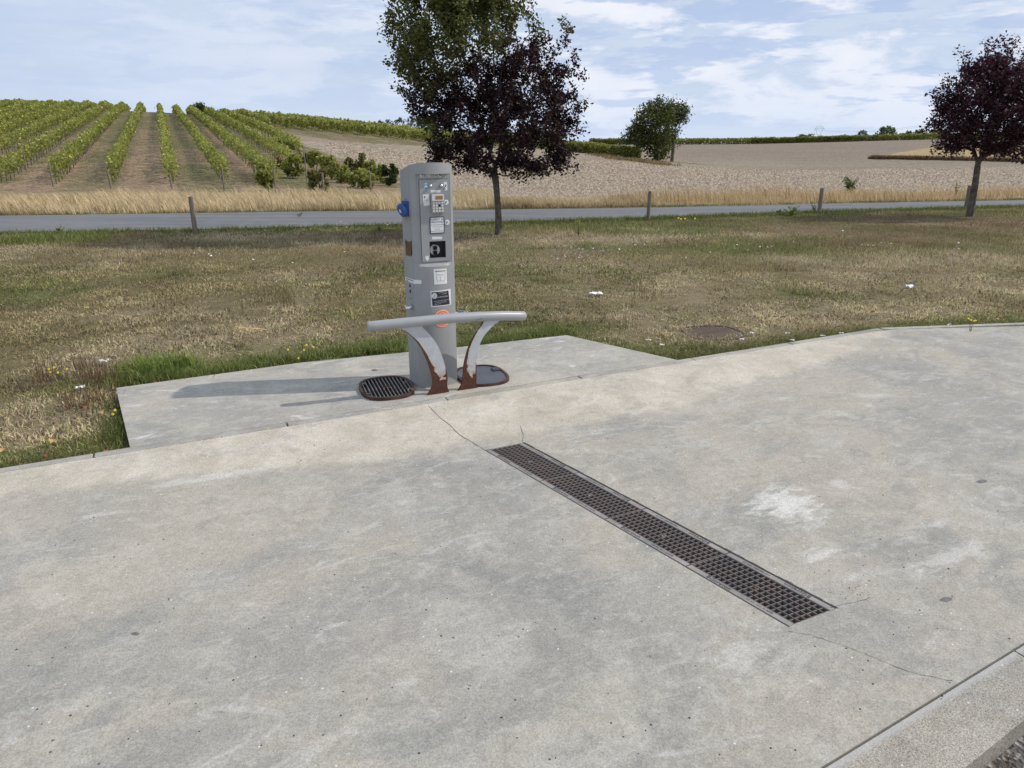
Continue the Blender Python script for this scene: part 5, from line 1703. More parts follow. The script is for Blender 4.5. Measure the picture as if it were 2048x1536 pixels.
strip('distant_vines', [(1180, 290, 258), (1300, 290, 258), (1500, 289, 258), (1600, 287, 256), (1700, 283, 254), (1850, 279, 252), (2100, 277, 250)], 1.9, 34000, .5, 'long green band of far vines along the right skyline')
strip('distant_vines', [(1125, 306, 93), (1180, 308, 91), (1240, 314, 88), (1282, 319, 85)], 1.25, 6500, .26, 'short green strip of vines ending at the broad dark tree')

# pylon and pole on the skyline
def tower(u, vb, vt_, Y, label):
    x = at(u, vb, Y).x; zb = at(u, vb, Y).z; zt2 = at(u, vt_, Y).z; h_ = zt2 - zb
    root = empty('electricity_pylon', (x, Y, zb)); tag(root, label, 'pylon')
    w_ = h_ * .5; r_ = h_ * .018
    mb = MB()
    for s_ in (-1, 1):
        mb.tube([(s_ * .15 * w_, 0, -h_ * .5), (s_ * .18 * w_, 0, 0), (s_ * .62 * w_, 0, h_ * .55), (s_ * .78 * w_, 0, h_ * .8), (s_ * .45 * w_, 0, h_)], r_, 4)
        mb.tube([(s_ * .62 * w_, 0, h_ * .55), (s_ * .3 * w_, 0, h_ * .8)], r_ * .7, 4)
        mb.tube([(-s_ * .17 * w_, 0, 0), (s_ * .35 * w_, 0, h_ * .28)], r_ * .6, 4)
    mb.build('mast', M['pylon'], root)
    mb = MB(); mb.tube([(-.95 * w_, 0, h_ * .78), (0, 0, h_ * .83), (.95 * w_, 0, h_ * .78)], r_, 4); mb.tube([(-.45 * w_, 0, h_), (.45 * w_, 0, h_)], r_, 4); mb.build('cross_arm', M['pylon'], root)
    for q in (-.95, .95, -.1):
        mb = MB(); mb.tube([(q * w_, 0, h_ * .79), (q * w_, 0, h_ * .58)], r_ * .7, 4); mb.build('insulator', M['pylon'], root)
    return root, x, zb, h_, w_
_, px_, pz_, ph_, pw_ = tower(1637, 273, 252, 900, 'pale lattice electricity pylon on the right skyline')
u = 1512; Y = 500; x = at(u, 279, Y).x; zb = at(u, 281, Y).z; zt2 = at(u, 272, Y).z
mb = MB(); mb.tube([(0, 0, -1), (0, 0, (zt2 - zb) * .75)], .16, 5); mb.tube([(-1.5, 0, zt2 - zb), (0, 0, (zt2 - zb) * .72), (1.5, 0, zt2 - zb)], .12, 4)
tag(mb.build('utility_pole', M['wood'], loc=(x, Y, zb)), 'tiny forked utility pole on the skyline between the dark tree and the pylon', 'utility pole')
mb = MB()
for q in (-.9, .9):
    a_ = Vector((px_ + q * pw_, 900, pz_ + ph_ * .58)); b_ = at(1990, 228, 420) + Vector((q * 4, 0, 0))
    mb.tube([a_.lerp(b_, f) - Vector((0, 0, 5 * math.sin(math.pi * f))) for f in [i / 12 for i in range(13)]], .09, 3)
tag(mb.build('power_line', M['pylon']), 'thin sagging power line from the pylon towards the right', 'power line')

# ------------------------------------------------------------------ harrowed clods
def clods(n, tmin, tmax, y0, y1, smin, smax):
    t__ = rng.uniform(tmin, tmax, n); Y = y0 * (y1 / y0) ** (rng.random(n) ** .9); X = t__ * Y
    keep = ~inpoly(X, Y, _vp) & (Y > np.interp(X, rfx, rfy) + 6.5)
    X, Y = X[keep], Y[keep]; n = len(X)
    s_ = rng.uniform(smin, smax, n) ** 1.0 * np.clip(Y / 34, .9, 1.9)
    Z = terr(X, Y) + (vnoise(X, Y, .35, 31, 3) - .5) * .12
    base = np.array([[1, 0, -.2], [-.5, .87, -.2], [-.5, -.87, -.2], [.15, .05, .75]])
    ang = rng.uniform(0, 6.28, n); ca, sa = np.cos(ang), np.sin(ang)
    jit = base[None] * rng.uniform(.55, 1.3, (n, 4, 3))
    V = np.stack([jit[..., 0] * ca[:, None] - jit[..., 1] * sa[:, None], jit[..., 0] * sa[:, None] + jit[..., 1] * ca[:, None], jit[..., 2] * .75], -1) * s_[:, None, None] + np.stack([X, Y, Z], -1)[:, None]
    F = (np.arange(n)[:, None, None] * 4 + np.array([[0, 1, 3], [1, 2, 3], [2, 0, 3]])[None]).reshape(-1, 3)
    c_ = mixc((0.20, 0.15, 0.107), (0.50, 0.42, 0.32), rng.random(n) ** 1.2)
    return np_mesh('clods', V.reshape(-1, 3), F, M['clod'], col=np.repeat(c_, 4, axis=0))
tag(clods(95000, -.25, .75, 25.5, 75, .03, .085), 'broken earth clods covering the harrowed field', kind='stuff')

# ------------------------------------------------------------------ grasses
def blades(X, Y, Z, hgt, wid, col_, lean=.6, seg=2, leandir=None):
    n = len(X)
    az = rng.uniform(0, 2 * math.pi, n); ln = np.abs(rng.normal(size=n)) * lean
    dx, dy = np.cos(az) * ln, np.sin(az) * ln
    if leandir is not None: dx = dx + leandir[0]; dy = dy + leandir[1]
    fa = rng.uniform(0, math.pi, n); bx, by = np.cos(fa) * wid * .5, np.sin(fa) * wid * .5
    B = np.stack([X, Y, Z - .004], 1)
    side = np.stack([bx, by, 0 * bx], 1)
    top = B + np.stack([dx * hgt, dy * hgt, hgt * np.clip(1 - .25 * ln, .25, 1)], 1)
    if seg == 1:
        V = np.stack([B - side, B + side, top], 1).reshape(-1, 3)
        F = (np.arange(n)[:, None] * 3 + np.arange(3)[None])
        return V, F, np.repeat(col_, 3, axis=0)
    mid = B + np.stack([dx * hgt * .32, dy * hgt * .32, hgt * .62 * np.clip(1 - .1 * ln, .4, 1)], 1)
    V = np.stack([B - side, B + side, mid + side * .8, mid - side * .8, top], 1).reshape(-1, 3)
    i = np.arange(n)[:, None] * 5
    F = np.concatenate([i + np.array([[0, 1, 2]]), i + np.array([[0, 2, 3]]), i + np.array([[3, 2, 4]])], 1).reshape(-1, 3)
    return V, F, np.repeat(col_, 5, axis=0)


def on_pad(X, Y, m=0.0):
    dx, dy = X - OX, Y - OY; s_ = dx * CA + dy * SA; t__ = dx * SA - dy * CA
    pp = [(p[0], p[1]) for p in padpts]
    cx_ = sum(p[0] for p in pp) / 6; cy_ = sum(p[1] for p in pp) / 6
    return inpoly(s_, -t__, pp) | (t__ > np.where(s_ < 5.918, -.062 + m, .33 * (s_ - 5.918) - .066 + m))


def on_cover(X, Y):
    dx, dy = X - cp_.x, Y - cp_.y
    return ((dx / .25) ** 2 + ((dy - .045) / .15) ** 2) < 1 + .5 * (vnoise(X, Y, 12, 5) - .5)


def samp(n, y0, y1, power):
    """points in the viewed wedge; density falls off with distance"""
    uu = rng.random(n)
    Y = (y0 ** power + (y1 ** power - y0 ** power) * uu) ** (1 / power)
    X = rng.uniform(-.86, .86, n) * Y
    return X, Y


def lawn_blade_colour(X, Y, n):
    g, d = lawn_masks(X, Y)
    dry = mixc((0.34, 0.275, 0.130), (0.60, 0.500, 0.315), np.clip(d * .7 + rng.random(n) * .5, 0, 1))
    red = np.clip((vnoise(X, Y, 0.5, 14) - .5) * 4, 0, 1) * np.clip((Y - 8.5) / 4, 0, 1)
    dry = mixc(dry, (0.23, 0.145, 0.085), red * .6)
    isg = rng.random(n) < np.clip(g * .85 + .08, 0, .92)
    grn = mixc((0.135, 0.150, 0.045), (0.28, 0.295, 0.10), rng.random(n))
    c_ = np.where(isg[:, None], grn, dry)
    br = (rng.random(n) < .20)
    c_ = np.where(br[:, None], np.array((0.12, 0.08, 0.055)), c_)
    mot = .72 + .56 * np.clip((vnoise(X, Y, 1.7, 17, 5) - .5) * 2.4 + .5, 0, 1)
    return c_ * mot[:, None] * rng.uniform(.6, 1.4, (n, 1)), isg


X, Y = samp(330000, 2.9, 9.5, 1.15)
ok = ~on_pad(X, Y) & ~(on_cover(X, Y) & (rng.random(len(X)) < .96)); X, Y = X[ok], Y[ok]
c_, isg = lawn_blade_colour(X, Y, len(X))
cl_ = vnoise(X, Y, 5.0, 111, 3)
hg = rng.uniform(.010, .040, len(X)) * np.where(isg, 1.2, 1.0) * (.45 + 1.2 * cl_)
kp_ = rng.random(len(X)) < np.clip((cl_ - .22) * 3.2, .25, 1)
X, Y, c_, hg = X[kp_], Y[kp_], c_[kp_] * (.75 + .5 * cl_[kp_])[:, None], hg[kp_]
V, F, cc = blades(X, Y, terr(X, Y) - .002, hg, rng.uniform(.003, .008, len(X)) * (.6 + Y / 10), c_, 1.5)
tag(np_mesh('lawn_grass', V, F, M['blade'], col=cc), 'short dry patchy grass of the lawn close to the slab', kind='stuff')
X, Y = samp(260000, 9.0, 20.5, .9)
ok = (Y < np.interp(X, rnx, rny) - .03); X, Y = X[ok], Y[ok]
c_, isg = lawn_blade_colour(X, Y, len(X))
rough = np.clip((vnoise(X, Y, .6, 14) - .42) * 3, 0, 1)
c_ = mixc(c_, (0.22, 0.135, 0.085), .45 * np.clip((X - 2) / 5, 0, 1) * np.clip(vnoise(X, Y, .8, 15) * 2.2 - .5, 0, 1))
hg = rng.uniform(.018, .05, len(X)) * (1 + .7 * rough)
V, F, cc = blades(X, Y, terr(X, Y), hg, rng.uniform(.005, .010, len(X)) * (Y / 9), c_, 1.0, 1)
tag(np_mesh('lawn_grass', V, F, M['blade'], col=cc), 'thin dry grass and stalks of the lawn towards the road', kind='stuff')


def tufts(name, centres, per, hr, wr, cols, lean, label, spread, ld=None, zfun=terr, mask=None):
    C = np.array(centres); n = len(C) * per
    X = np.repeat(C[:, 0], per) + rng.normal(size=n) * spread; Y = np.repeat(C[:, 1], per) + rng.normal(size=n) * spread
    if mask is not None:
        ok = mask(X, Y); X, Y = X[ok], Y[ok]; n = len(X)
    c_ = mixc(cols[0], cols[1], rng.random(n)) * rng.uniform(.7, 1.3, (n, 1))
    V, F, cc = blades(X, Y, zfun(X, Y), rng.uniform(*hr, n), rng.uniform(*wr, n), c_, lean, 2, ld)
    return tag(np_mesh(name, V, F, M['blade'], col=cc), label, kind='stuff')


def along(pix, n, z=-.02, jit=.03):
    P_ = [G(u, v, z) for u, v in pix]; out = []
    for _ in range(n):
        f = R.random() * (len(P_) - 1); i = int(f); f -= i
        p = P_[i].lerp(P_[min(i + 1, len(P_) - 1)], f)
        out.append((p.x + R.gauss(0, jit), p.y + R.gauss(0, jit)))
    return out
GR = ((0.085, 0.105, 0.028), (0.27, 0.30, 0.095))
offpad = lambda X, Y: ~on_pad(X, Y)
tufts('lush_grass', along([(245, 765), (300, 757), (420, 748), (520, 730), (640, 712), (760, 698), (822, 690)], 150, jit=.05), 42, (.03, .115), (.004, .009), GR, .8, 'lush green grass along the back edge of the pad', .04, mask=offpad)
tufts('lush_grass', along([(280, 750), (370, 735)], 34, jit=.07), 34, (.06, .20), (.005, .010), ((0.12, 0.17, 0.035), (0.30, 0.36, 0.10)), .7, 'tall bright grass tuft at the left back corner of the pad', .05, mask=offpad)
tufts('lush_grass', along([(920, 690), (985, 683), (1060, 670), (1130, 664)], 75, jit=.04), 40, (.03, .095), (.004, .008), GR, .8, 'green grass behind the pad right of the terminal', .04, mask=offpad)
tufts('edge_grass', along([(1140, 668), (1200, 680), (1290, 702), (1360, 716)], 60, jit=.05), 28, (.015, .055), (.003, .006), ((0.10, 0.12, 0.03), (0.24, 0.24, 0.09)), .9, 'yellow green grass along the right side of the pad', .05, mask=offpad)
tufts('edge_grass', along([(240, 800), (250, 850), (262, 893)], 50, jit=.05), 32, (.02, .07), (.003, .007), ((0.07, 0.09, 0.02), (0.17, 0.19, 0.06)), .9, 'grass against the left side of the pad', .05, mask=offpad)
tufts('edge_grass', along([(-60, 945), (60, 925), (150, 912), (255, 893)], 100, jit=.05), 28, (.01, .045), (.003, .006), ((0.09, 0.105, 0.03), (0.24, 0.22, 0.10)), 1.0, 'thin green grass along the kerb at the left', .05, mask=offpad)
tufts('edge_grass', along([(1365, 714), (1500, 693), (1640, 672), (1770, 652), (2060, 640)], 220, jit=.06), 28, (.01, .045), (.003, .006), ((0.09, 0.11, 0.025), (0.22, 0.22, 0.08)), 1.0, 'thin green grass along the kerb at the right', .06, mask=offpad)
tufts('dry_weeds', along([(60, 760), (150, 735), (200, 760), (225, 790), (170, 800)], 60, jit=.10), 12, (.05, .24), (.0018, .003), ((0.10, 0.055, 0.03), (0.20, 0.13, 0.075)), .55, 'dead brown weed stems left of the pad', .03, mask=offpad)
tufts('dry_weeds', along([(560, 600), (520, 610), (1250, 580), (1290, 575), (1235, 660)], 16, jit=.15), 14, (.08, .26), (.003, .004), ((0.13, 0.09, 0.04), (0.22, 0.17, 0.08)), .25, 'thin dry stems standing in the lawn', .05)
# road verges
def roadside(off, n, side, jit=.12):
    out = []
    for _ in range(n):
        x = R.uniform(-13, 18); y = (np.interp(x, rnx, rny) if side == 0 else np.interp(x, rfx, rfy)) + off
        out.append((x, y + R.gauss(0, jit)))
    return out
tufts('roadside_grass', roadside(-.18, 900, 0), 26, (.03, .12), (.006, .013), ((0.09, 0.115, 0.025), (0.22, 0.23, 0.08)), .8, 'greener grass tufts along the near edge of the road', .10, mask=lambda X, Y: Y < np.interp(X, rnx, rny) + .05)
tufts('roadside_grass', along([(20, 486), (90, 478), (170, 480)], 90, 0, .25), 30, (.04, .14), (.006, .012), GR, .8, 'thick green grass by the road at the left', .12, mask=lambda X, Y: Y < np.interp(X, rnx, rny) + .05)
tufts('roadside_grass', roadside(.25, 420, 1, .10), 14, (.03, .10), (.008, .016), ((0.11, 0.12, 0.03), (0.26, 0.22, 0.09)), .8, 'low grass along the far edge of the road', .12, mask=lambda X, Y: Y > np.interp(X, rfx, rfy) - .02)


def verge_grass(n, t0, t1, d0, d1, hr, label, cols, wr=(.012, .022), seg=2):
    X = rng.uniform(t0, t1, n); Y = np.interp(X, rfx, rfy) + d0 + (d1 - d0) * rng.random(n) ** 1.2
    cl = vnoise(X, Y, .55, 95, 3)
    ok = rng.random(n) < np.clip((cl - .36) * 4.5, .06, 1); X, Y = X[ok], Y[ok]; n = len(X)
    hh_ = (hr[0] + (hr[1] - hr[0]) * rng.random(n) ** 1.8) * (.35 + 1.5 * vnoise(X, Y, .4, 96, 3))
    c_ = mixc(cols[0], cols[1], np.clip(rng.random(n) * .7 + vnoise(X, Y, .3, 97) * .5 - .1, 0, 1)) * rng.uniform(.75, 1.25, (n, 1))
    V, F, cc = blades(X, Y, terr(X, Y), hh_, rng.uniform(*wr, n), c_, .28, seg, (-.38, -.05))
    return tag(np_mesh('verge_grass', V, F, M['blade'], col=cc), label, kind='stuff')
GOLD = ((0.40, 0.295, 0.155), (0.72, 0.59, 0.37))
verge_grass(56000, -19, -.5, .30, 6.5, (.10, .36), 'tall golden dry grass between the road and the vineyard', GOLD)
verge_grass(16000, -.5, 3.6, .35, 3.5, (.05, .24), 'short dry grass behind the plum trunk', ((0.34, 0.25, 0.13), (0.56, 0.44, 0.27)))
verge_grass(13000, 2.2, 24, .5, 4.6, (.07, .36), 'golden dry grass on the far verge at the right', ((0.34, 0.24, 0.12), (0.62, 0.46, 0.26)))
# stubble patch edge
sp_ = [GT(1742, 318), GT(1850, 320), GT(2060, 325)]
n = 5000; f = rng.random(n) * 2; i = np.minimum(f.astype(int), 1); f = f - i; A_ = np.array([tuple(p) for p in sp_]); c3 = A_[i] * (1 - f[:, None]) + A_[i + 1] * f[:, None]
V, F, cc = blades(c3[:, 0], c3[:, 1] + rng.normal(size=n) * .6, terr(c3[:, 0], c3[:, 1]), rng.uniform(.3, .8, n), rng.uniform(.1, .2, n), mixc((0.14, 0.085, 0.05), (0.26, 0.17, 0.09), rng.random(n)), .3, 1)
tag(np_mesh('verge_grass', V, F, M['blade'], col=cc), 'brown grass bank edging the golden stubble at the right', kind='stuff')
tufts('bank_grass', [tuple(GT(u, v).xy) for u, v in [(1200 + 8 * k, 312 + 1.1 * k + R.uniform(-1, 2)) for k in range(17)]], 90, (.1, .45), (.05, .09), ((0.16, 0.12, 0.05), (0.32, 0.23, 0.12)), .5, 'dry grass bank below the vine strip and dark tree', .9)

# weeds and shrubs as plants
def weed(name, u, v, vt_, wpx, n, ls, colf, label, cat='plant', Y=None, stems=7):
    p = G(u, v) if Y is None else Vector((at(u, v, Y).x, Y, tz(at(u, v, Y).x, Y)))
    hgt = at(u, vt_, p.y).z - p.z; hw = wpx / 2 * p.y / FPX
    root = empty(name, p); tag(root, label, cat)
    mb = MB(); Pt = []
    for k in range(stems):
        a = R.uniform(0, 6.28); d = hw * R.uniform(.3, 1); h_ = hgt * R.uniform(.6, 1)
        q = [Vector((0, 0, -.01)), Vector((math.cos(a) * d * .4, math.sin(a) * d * .4, h_ * .5)), Vector((math.cos(a) * d, math.sin(a) * d, h_))]
        mb.tube(q, [.006, .004, .002], 4, cap=False)
        for _ in range(n // stems):
            f = R.uniform(.15, 1); Pt.append(tuple((q[0].lerp(q[1], f * 2) if f < .5 else q[1].lerp(q[2], f * 2 - 1)) + Vector((R.gauss(0, 1), R.gauss(0, 1), R.gauss(0, 1))) * hw * .13))
    mb.build('stems', M['bark'], root)
    Pt = np.array(Pt); V, F = leaf_cloud(Pt, ls * rng.uniform(.6, 1.3, len(Pt)))
    np_mesh('leaves', V, F, M['leaf'], root, col=np.repeat(colf(Pt) * rng.uniform(.7, 1.3, (len(Pt), 1)), 4, axis=0))
    return root
brightg = lambda P_: mixc((0.12, 0.16, 0.03), (0.26, 0.30, 0.08), rng.random(len(P_)))
yellowg = lambda P_: mixc((0.22, 0.24, 0.03), (0.42, 0.40, 0.08), rng.random(len(P_)))
midg = lambda P_: mixc((0.07, 0.095, 0.03), (0.14, 0.17, 0.06), rng.random(len(P_)))
weed('roadside_shrub', 1699, 392, 353, 42, 420, .09, midg, 'young green shrub in the dry grass of the far verge', 'shrub', Y=24.5, stems=11)
weed('weed', 1581, 431, 413, 34, 160, .06, brightg, 'bright leafy weed at the road edge left of the leaning post')
weed('weed', 1557, 430, 420, 26, 80, .05, midg, 'dark low weed beside the bright one at the road edge')
weed('weed', 1157, 473, 436, 22, 120, .035, yellowg, 'yellow green weed in the lawn right of the plum trunk')
weed('weed', 122, 470, 450, 20, 60, .05, brightg, 'upright weed in the green grass at the far left')
weed('weed', 1628, 424, 408, 12, 40, .05, midg, 'small weed at the foot of the leaning post')
weed('weed', 1910, 396, 360, 14, 90, .05, lambda P_: mixc((0.2, .13, .06), (.35, .24, .12), rng.random(len(P_))), 'dead brown weed in the far verge left of the small plum', Y=23.0)
weed('weed', 600, 437, 425, 14, 30, .04, midg, 'small weed on the near road edge left of the terminal')
weed('weed', 760, 462, 452, 14, 30, .04, midg, 'tiny weed on the near road edge beside the terminal')

# flowers
def flowers(name, pts, r_, mat_, label):
    mb = MB()
    for x, y, z in pts:
        a0 = R.uniform(0, 6); s_ = r_ * R.uniform(.7, 1.2); tx, ty = R.uniform(-.4, .4), R.uniform(-.4, .4)
        ring_ = [(x + s_ * math.cos(a0 + k * 1.047), y + s_ * math.sin(a0 + k * 1.047), z + s_ * (tx * math.cos(a0 + k * 1.047) + ty * math.sin(a0 + k * 1.047))) for k in range(6)]
        mb.add([(x, y, z + s_ * .25)] + ring_, [(0, 1 + k, 1 + (k + 1) % 6) for k in range(6)])
    return tag(mb.build(name, mat_), label, kind='stuff')
fl = []
for _ in range(85):
    u, v = R.choice([(1480, 495, 140, 14), (1500, 470, 150, 4), (1300, 505, 60, 18), (1180, 515, 30, 6), (1640, 430, 120, 6), (1750, 500, 200, 40), (640, 460, 60, 3), (500, 520, 260, 20)])[:2], 0
    u0, v0 = u
    q = G(u0 + R.gauss(0, 110), v0 + R.gauss(0, 8)); fl.append((q.x, q.y, R.uniform(.03, .07)))
flowers('white_flowers', fl, .013, M['petal'], 'tiny white flowers scattered in the lawn')
fl = [(q.x, q.y, R.uniform(.04, .09)) for q in [G(1165 + R.gauss(0, 28), 516 + R.gauss(0, 7)) for _ in range(26)]]
flowers('pink_flowers', fl, .015, plain('pale_pink_petal', (.55, .42, .55), .8), 'pale pink flowers in the lawn right of the terminal')
for pts_, lb in (([(608, 700), (613, 690), (627, 694), (597, 716), (576, 699)], 'yellow flowering plant in the grass behind the pad'), ([(134, 738), (116, 745), (101, 744), (108, 735), (98, 738)], 'yellow flowering plant among dead weeds left of the pad'), ([(230, 820), (226, 828)], 'single yellow flower at the left edge of the pad'), ([(1942, 640), (1948, 642), (1937, 637), (1951, 641)], 'yellow flowers by the kerb at the right'), ([(1357, 436), (1362, 438), (1370, 437), (1390, 437)], 'small yellow flowers near the middle roadside post')):
    q0 = G(pts_[0][0], pts_[0][1] + 22)
    root = empty('flowering_plant', (q0.x, q0.y, -.04)); tag(root, lb, 'flower')
    far_ = q0.y > 9
    mbS = MB()
    for u, v in pts_:
        q = at(u, v, q0.y)
        hz_ = max(q.z + .04, .02)
        l_ = Vector((q.x - q0.x, 0, hz_))
        mbS.tube([(0, 0, 0), (l_.x * .4, .01, hz_ * .6), tuple(l_)], [.002, .0016, .0012], 4)
        mb = MB(); s_ = .009 if not far_ else .017; n8 = 8
        mb.add([(l_.x, -.004, l_.z)] + [(l_.x + s_ * math.cos(k * .785), s_ * .5 * math.sin(k * .785) - .002, l_.z + s_ * .8 * math.sin(k * .785)) for k in range(n8)] + [(l_.x, .003, l_.z - .004)], [(0, 1 + k, 1 + (k + 1) % n8) for k in range(n8)] + [(9, 1 + (k + 1) % n8, 1 + k) for k in range(n8)])
        mb.build('blossom', M['yellowp'], root)
    mbS.build('stems', plain('green_stem', (.09, .13, .03), .8), root)

# fallen leaves, litter
M['rustleaf'] = plain('fallen_rust_leaf', (0.26, 0.085, 0.035), .8, 0, .4, 40)
M['tanleaf'] = plain('fallen_tan_leaf', (0.50, 0.30, 0.13), .8, 0, .3, 40)


def dead_leaf(u, v, s_, mat_, label, z=-.02, name='fallen_leaf', cat='leaf', group='fallen leaves on the grass'):
    p = G(u, v, z); n = 8; vs = []; s_ *= .72
    for k in range(n + 1):
        f = k / n; wd = math.sin(math.pi * f) ** .8 * s_ * .32
        cz = .012 * math.sin(f * 3.1) * R.uniform(.6, 1.4)
        vs += [(s_ * (f - .5), -wd, cz + wd * .35), (s_ * (f - .5), 0, cz), (s_ * (f - .5), wd, cz + wd * .45)]
    fs = [(3 * k + j, 3 * k + 3 + j, 3 * k + 4 + j, 3 * k + 1 + j) for k in range(n) for j in (0, 1)]
    mb = MB(); mb.add(vs, fs, True)
    o = mb.build(name, mat_, loc=(p.x, p.y, z)); o.rotation_euler = (R.uniform(-.3, .3), R.uniform(-.3, .3), R.uniform(0, 6.28))
    return tag(o, label, cat, group)
for u, v, s_, k, lb in ((168, 818, .07, 'rustleaf', 'rust brown fallen leaf left of the pad in the weed litter'), (205, 826, .075, 'tanleaf', 'curled tan leaf lying against the left side of the pad'), (104, 885, .075, 'tanleaf', 'orange tan leaf near the kerb at the left'), (5, 903, .06, 'tanleaf', 'orange leaf at the left picture edge beside the kerb'), (93, 913, .05, 'rustleaf', 'small rust leaf on the kerb line grass'), (212, 905, .05, 'rustleaf', 'dark rust leaf touching the kerb below the pad corner'),
                        (55, 690, .05, 'rustleaf', 'red brown leaf standing in the dry weeds'), (297, 764, .05, 'rustleaf', 'rust leaf on the back edge of the pad at the left'), (311, 767, .045, 'rustleaf', 'second rust leaf beside it at the back edge of the pad'), (228, 777, .045, 'tanleaf', 'tan leaf at the left back corner of the pad'), (372, 772, .03, 'tanleaf', 'small tan leaf on the pad below the lush grass'), (730, 708, .045, 'rustleaf', 'curled red brown leaf at the pad edge left of the terminal'),
                        (1066, 672, .035, 'tanleaf', 'tan leaf behind the pad right of the rail'), (1110, 645, .05, 'rustleaf', 'rust leaf in the lawn above the pad corner'), (1148, 636, .04, 'rustleaf', 'small rust leaf in the lawn left of the manhole cover'), (1325, 668, .05, 'tanleaf', 'orange leaf left of the manhole cover'), (1420, 650, .06, 'rustleaf', 'red brown leaf on the back of the manhole cover'), (1748, 626, .11, 'tanleaf', 'bright orange leaf lying in the right lawn'), (1996, 640, .06, 'tanleaf', 'orange leaf near the kerb at the far right'),
                        (130, 815, .06, 'rustleaf', 'rust leaf half under the dead weeds'), (178, 800, .06, 'rustleaf', 'rust leaf under the weed stems'), (1003, 662, .05, 'tanleaf', 'orange leaf below the right end of the rail'), (45, 815, .05, 'rustleaf', 'brown leaf in the litter at the far left')):
    dead_leaf(u, v, s_, M[k], lb)
# long bent dry blade
p = G(488, 664, -.02)
mb = MB(); pts = [(-.16, 0, .0), (-.10, 0, .02), (-.04, 0, .045), (.03, 0, .035), (.12, .01, .028), (.2, .02, .012)]
vs = []; 
for i, (x, y, z) in enumerate(pts): wd = (.004, .009, .012, .010, .008, .003)[i]; vs += [(x, y - wd, z), (x, y + wd, z + .004)]
mb.add(vs, [(2 * i, 2 * i + 2, 2 * i + 3, 2 * i + 1) for i in range(5)])
tag(mb.build('dry_blade', M['tanleaf'], loc=(p.x, p.y, p.z)), 'long bent straw coloured leaf blade in the lawn left of the rail', 'dry leaf')


def litter(u, v, s_, label, name='paper_scrap', z=-.02):
    p = G(u, v, z); mb = MB(); n = 5; vs = []
    for i in range(n + 1):
        for j in range(n): vs.append((s_ * (i / n - .5) * 1.6 + R.uniform(-.1, .1) * s_, s_ * (j / n - .5) + R.uniform(-.1, .1) * s_, R.uniform(0.02, .5) * s_))
    mb.add(vs, [(i * n + j, (i + 1) * n + j, (i + 1) * n + j + 1, i * n + j + 1) for i in range(n) for j in range(n - 1)])
    o = mb.build(name, M['petal'], loc=(p.x, p.y, z)); o.rotation_euler = (0, 0, R.uniform(-.5, .5))
    return tag(o, label, 'litter', 'white scraps of litter')
litter(1192, 590, .085, 'crumpled white tissue in the lawn above the pad corner')
litter(1818, 575, .07, 'small white scrap in the right lawn')
litter(208, 723, .045, 'white scrap among the dead weeds upper left of the pad')
litter(160, 777, .04, 'white scrap in the weeds beside the pad corner')
for u, v, lb in ((1297, 681, 'white petal-like scrap left of the manhole cover'), (1324, 690, 'white scrap between the pad and the manhole cover'), (1484, 679, 'white scrap right of the manhole cover'), (1505, 667, 'white scrap at the kerb grass right of the cover'), (1573, 667, 'white scrap in the grass above the kerb middle'), (1583, 681, 'white scrap touching the kerb middle'), (1645, 672, 'white scrap on the kerb edge before the bend'), (1682, 667, 'white scrap on the kerb just before the bend'), (1897, 650, 'white scrap on the kerb right of the bend')):
    litter(u, v, .026, lb)

# grit on the slab
mb_pts = []
for _ in range(240):
    u = R.uniform(20, 2040); v = R.uniform(760, 1520)
    q = G(u, v); s_, t__ = to_st(q)
    if t__ > .1 and t__ < 3.05 and not (1.65 < s_ - dshear(t__) + 0 < 2.03 and .7 < t__ < 2.7):
        mb_pts.append((q, R.uniform(.0015, .0042)))
for _ in range(60):
    q = G(1700 + R.gauss(0, 55), 1170 + R.gauss(0, 35)); s_, t__ = to_st(q)
    if not (1.65 < s_ - dshear(t__) < 2.0): mb_pts.append((q, R.uniform(.001, .003)))
mb = MB()
for q, r_ in mb_pts:
    x, y, z = surf(q)
    a = R.uniform(0, 6)
    vs = [(x + r_ * R.uniform(.7, 1.3) * math.cos(a + k * 1.257), y + r_ * R.uniform(.7, 1.3) * math.sin(a + k * 1.257), z) for k in range(5)] + [(x, y, z + r_ * 1.1)]
    mb.add(vs, [(k, (k + 1) % 5, 5) for k in range(5)])
tag(mb.build('grit', plain('dark_grit', (.07, .06, .05), .9, 0, .4, 100)), 'dark specks of grit on the slab', kind='stuff')
# flat dark stains on slab
def stain(pixs, label, mt):
    vs = []
    for u, v in pixs:
        q = surf(G(u, v)); vs.append((q.x, q.y, q.z + .0012))
    mb = MB(); mb.add(vs, [tuple(range(len(vs)))[::-1]]); tag(mb.build('tar_spot', mt), label, kind='structure')
m_st = plain('dark_stain', (.16, .155, .15), .9, 0, .3, 60)
for cu_, cv_, ru, rv, lb in ((1893, 1199, 13, 5, 'dark stain near the right edge of the slab'), (270, 1267, 10, 4, 'dark stain at the lower left of the slab'), (748, 740, 7, 2.0, 'small grey stain on the pad above the bar grate'), (1965, 963, 12, 4, 'grey stain on the right part of the slab')):
    stain([(cu_ + ru * R.uniform(.6, 1.1) * math.cos(k * .628), cv_ - rv * R.uniform(.6, 1.1) * math.sin(k * .628)) for k in range(10)], lb, m_st)

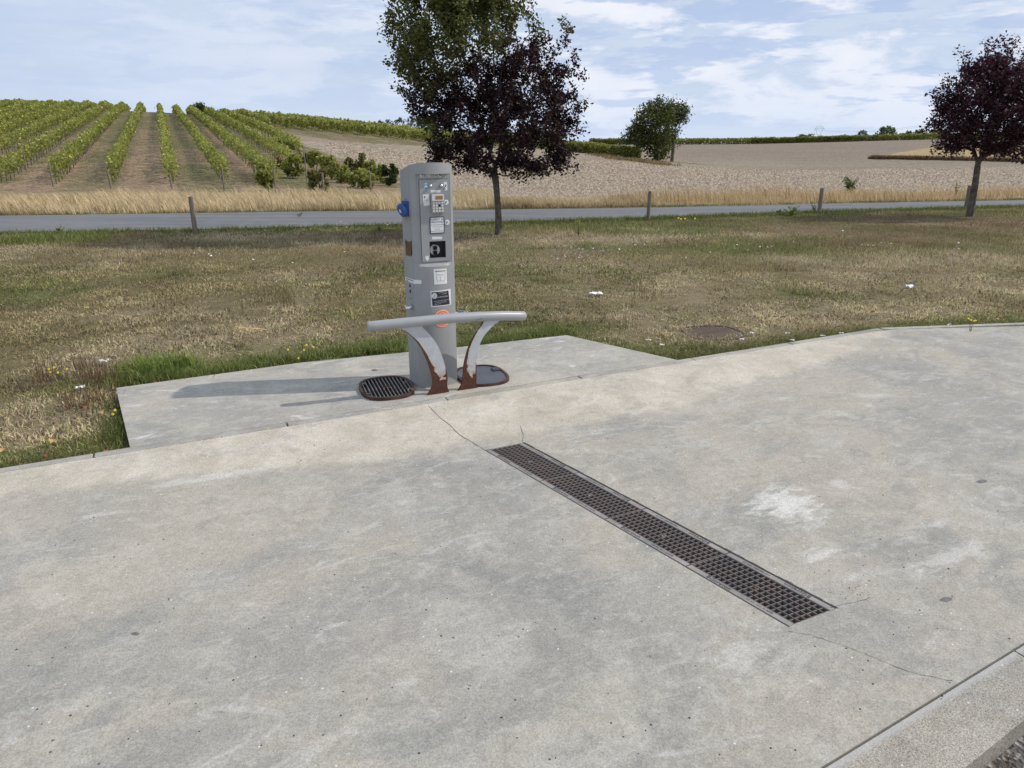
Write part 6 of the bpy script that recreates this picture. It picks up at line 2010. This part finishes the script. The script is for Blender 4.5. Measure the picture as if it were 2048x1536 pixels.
# gravel at the lower right corner
n = 9000
S_ = rng.uniform(1.6, 4.2, n); T_ = rng.uniform(3.16, 4.1, n)
ok = T_ > 3.238 - .10 * (S_ - 2.065) + .008; S_, T_ = S_[ok], T_[ok]; n = len(S_)
X = OX + S_ * CA + T_ * SA; Y = OY + S_ * SA - T_ * CA; s_ = rng.uniform(.003, .010, n)
base = np.array([[1, 0, 0], [.3, .9, 0], [-.8, .6, 0], [-.8, -.6, 0], [.3, -.9, 0], [0, 0, .8]])
ang = rng.uniform(0, 6.28, n); ca_, sa_ = np.cos(ang)[:, None], np.sin(ang)[:, None]
jit = base[None] * rng.uniform(.6, 1.3, (n, 6, 3))
V = np.stack([jit[..., 0] * ca_ - jit[..., 1] * sa_, jit[..., 0] * sa_ + jit[..., 1] * ca_, jit[..., 2]], -1) * s_[:, None, None] + np.stack([X, Y, np.full(n, -.129) + rng.uniform(0, .02, n)], -1)[:, None]
F = (np.arange(n)[:, None, None] * 6 + np.array([[0, 1, 5], [1, 2, 5], [2, 3, 5], [3, 4, 5], [4, 0, 5]])[None]).reshape(-1, 3)
cg = mixc((0.04, 0.04, 0.04), (0.36, 0.33, 0.29), rng.random(n) ** 1.8)
tag(np_mesh('gravel', V.reshape(-1, 3), F, M['stone'], col=np.repeat(cg, 6, axis=0)), 'loose dark gravel at the lower right corner', kind='stuff')
tufts('dry_weeds', [tuple(G(u, v).xy) for u, v in ((2000, 1475), (2030, 1460), (2020, 1480))], 20, (.01, .05), (.001, .002), ((0.2, .13, .07), (.4, .3, .18)), 1.6, 'dry straw on the gravel at the lower right', .02, zfun=lambda X, Y: np.full(len(X), -.115))

# ------------------------------------------------------------------ lettering becomes plain mesh
bpy.context.view_layer.update()
dg = bpy.context.evaluated_depsgraph_get()
fonts = [o for o in sc.objects if o.type == 'FONT']
done_ = []
for o in fonts:
    me = bpy.data.meshes.new_from_object(o.evaluated_get(dg))
    n_ = bpy.data.objects.new('letters', me)
    n_.parent = o.parent; n_.location = o.location; n_.rotation_euler = o.rotation_euler; n_.scale = o.scale
    done_.append((o, n_))
for o, n_ in done_:
    bpy.data.objects.remove(o)
for o, n_ in done_:
    n_.name = 'lettering'; COL.objects.link(n_)
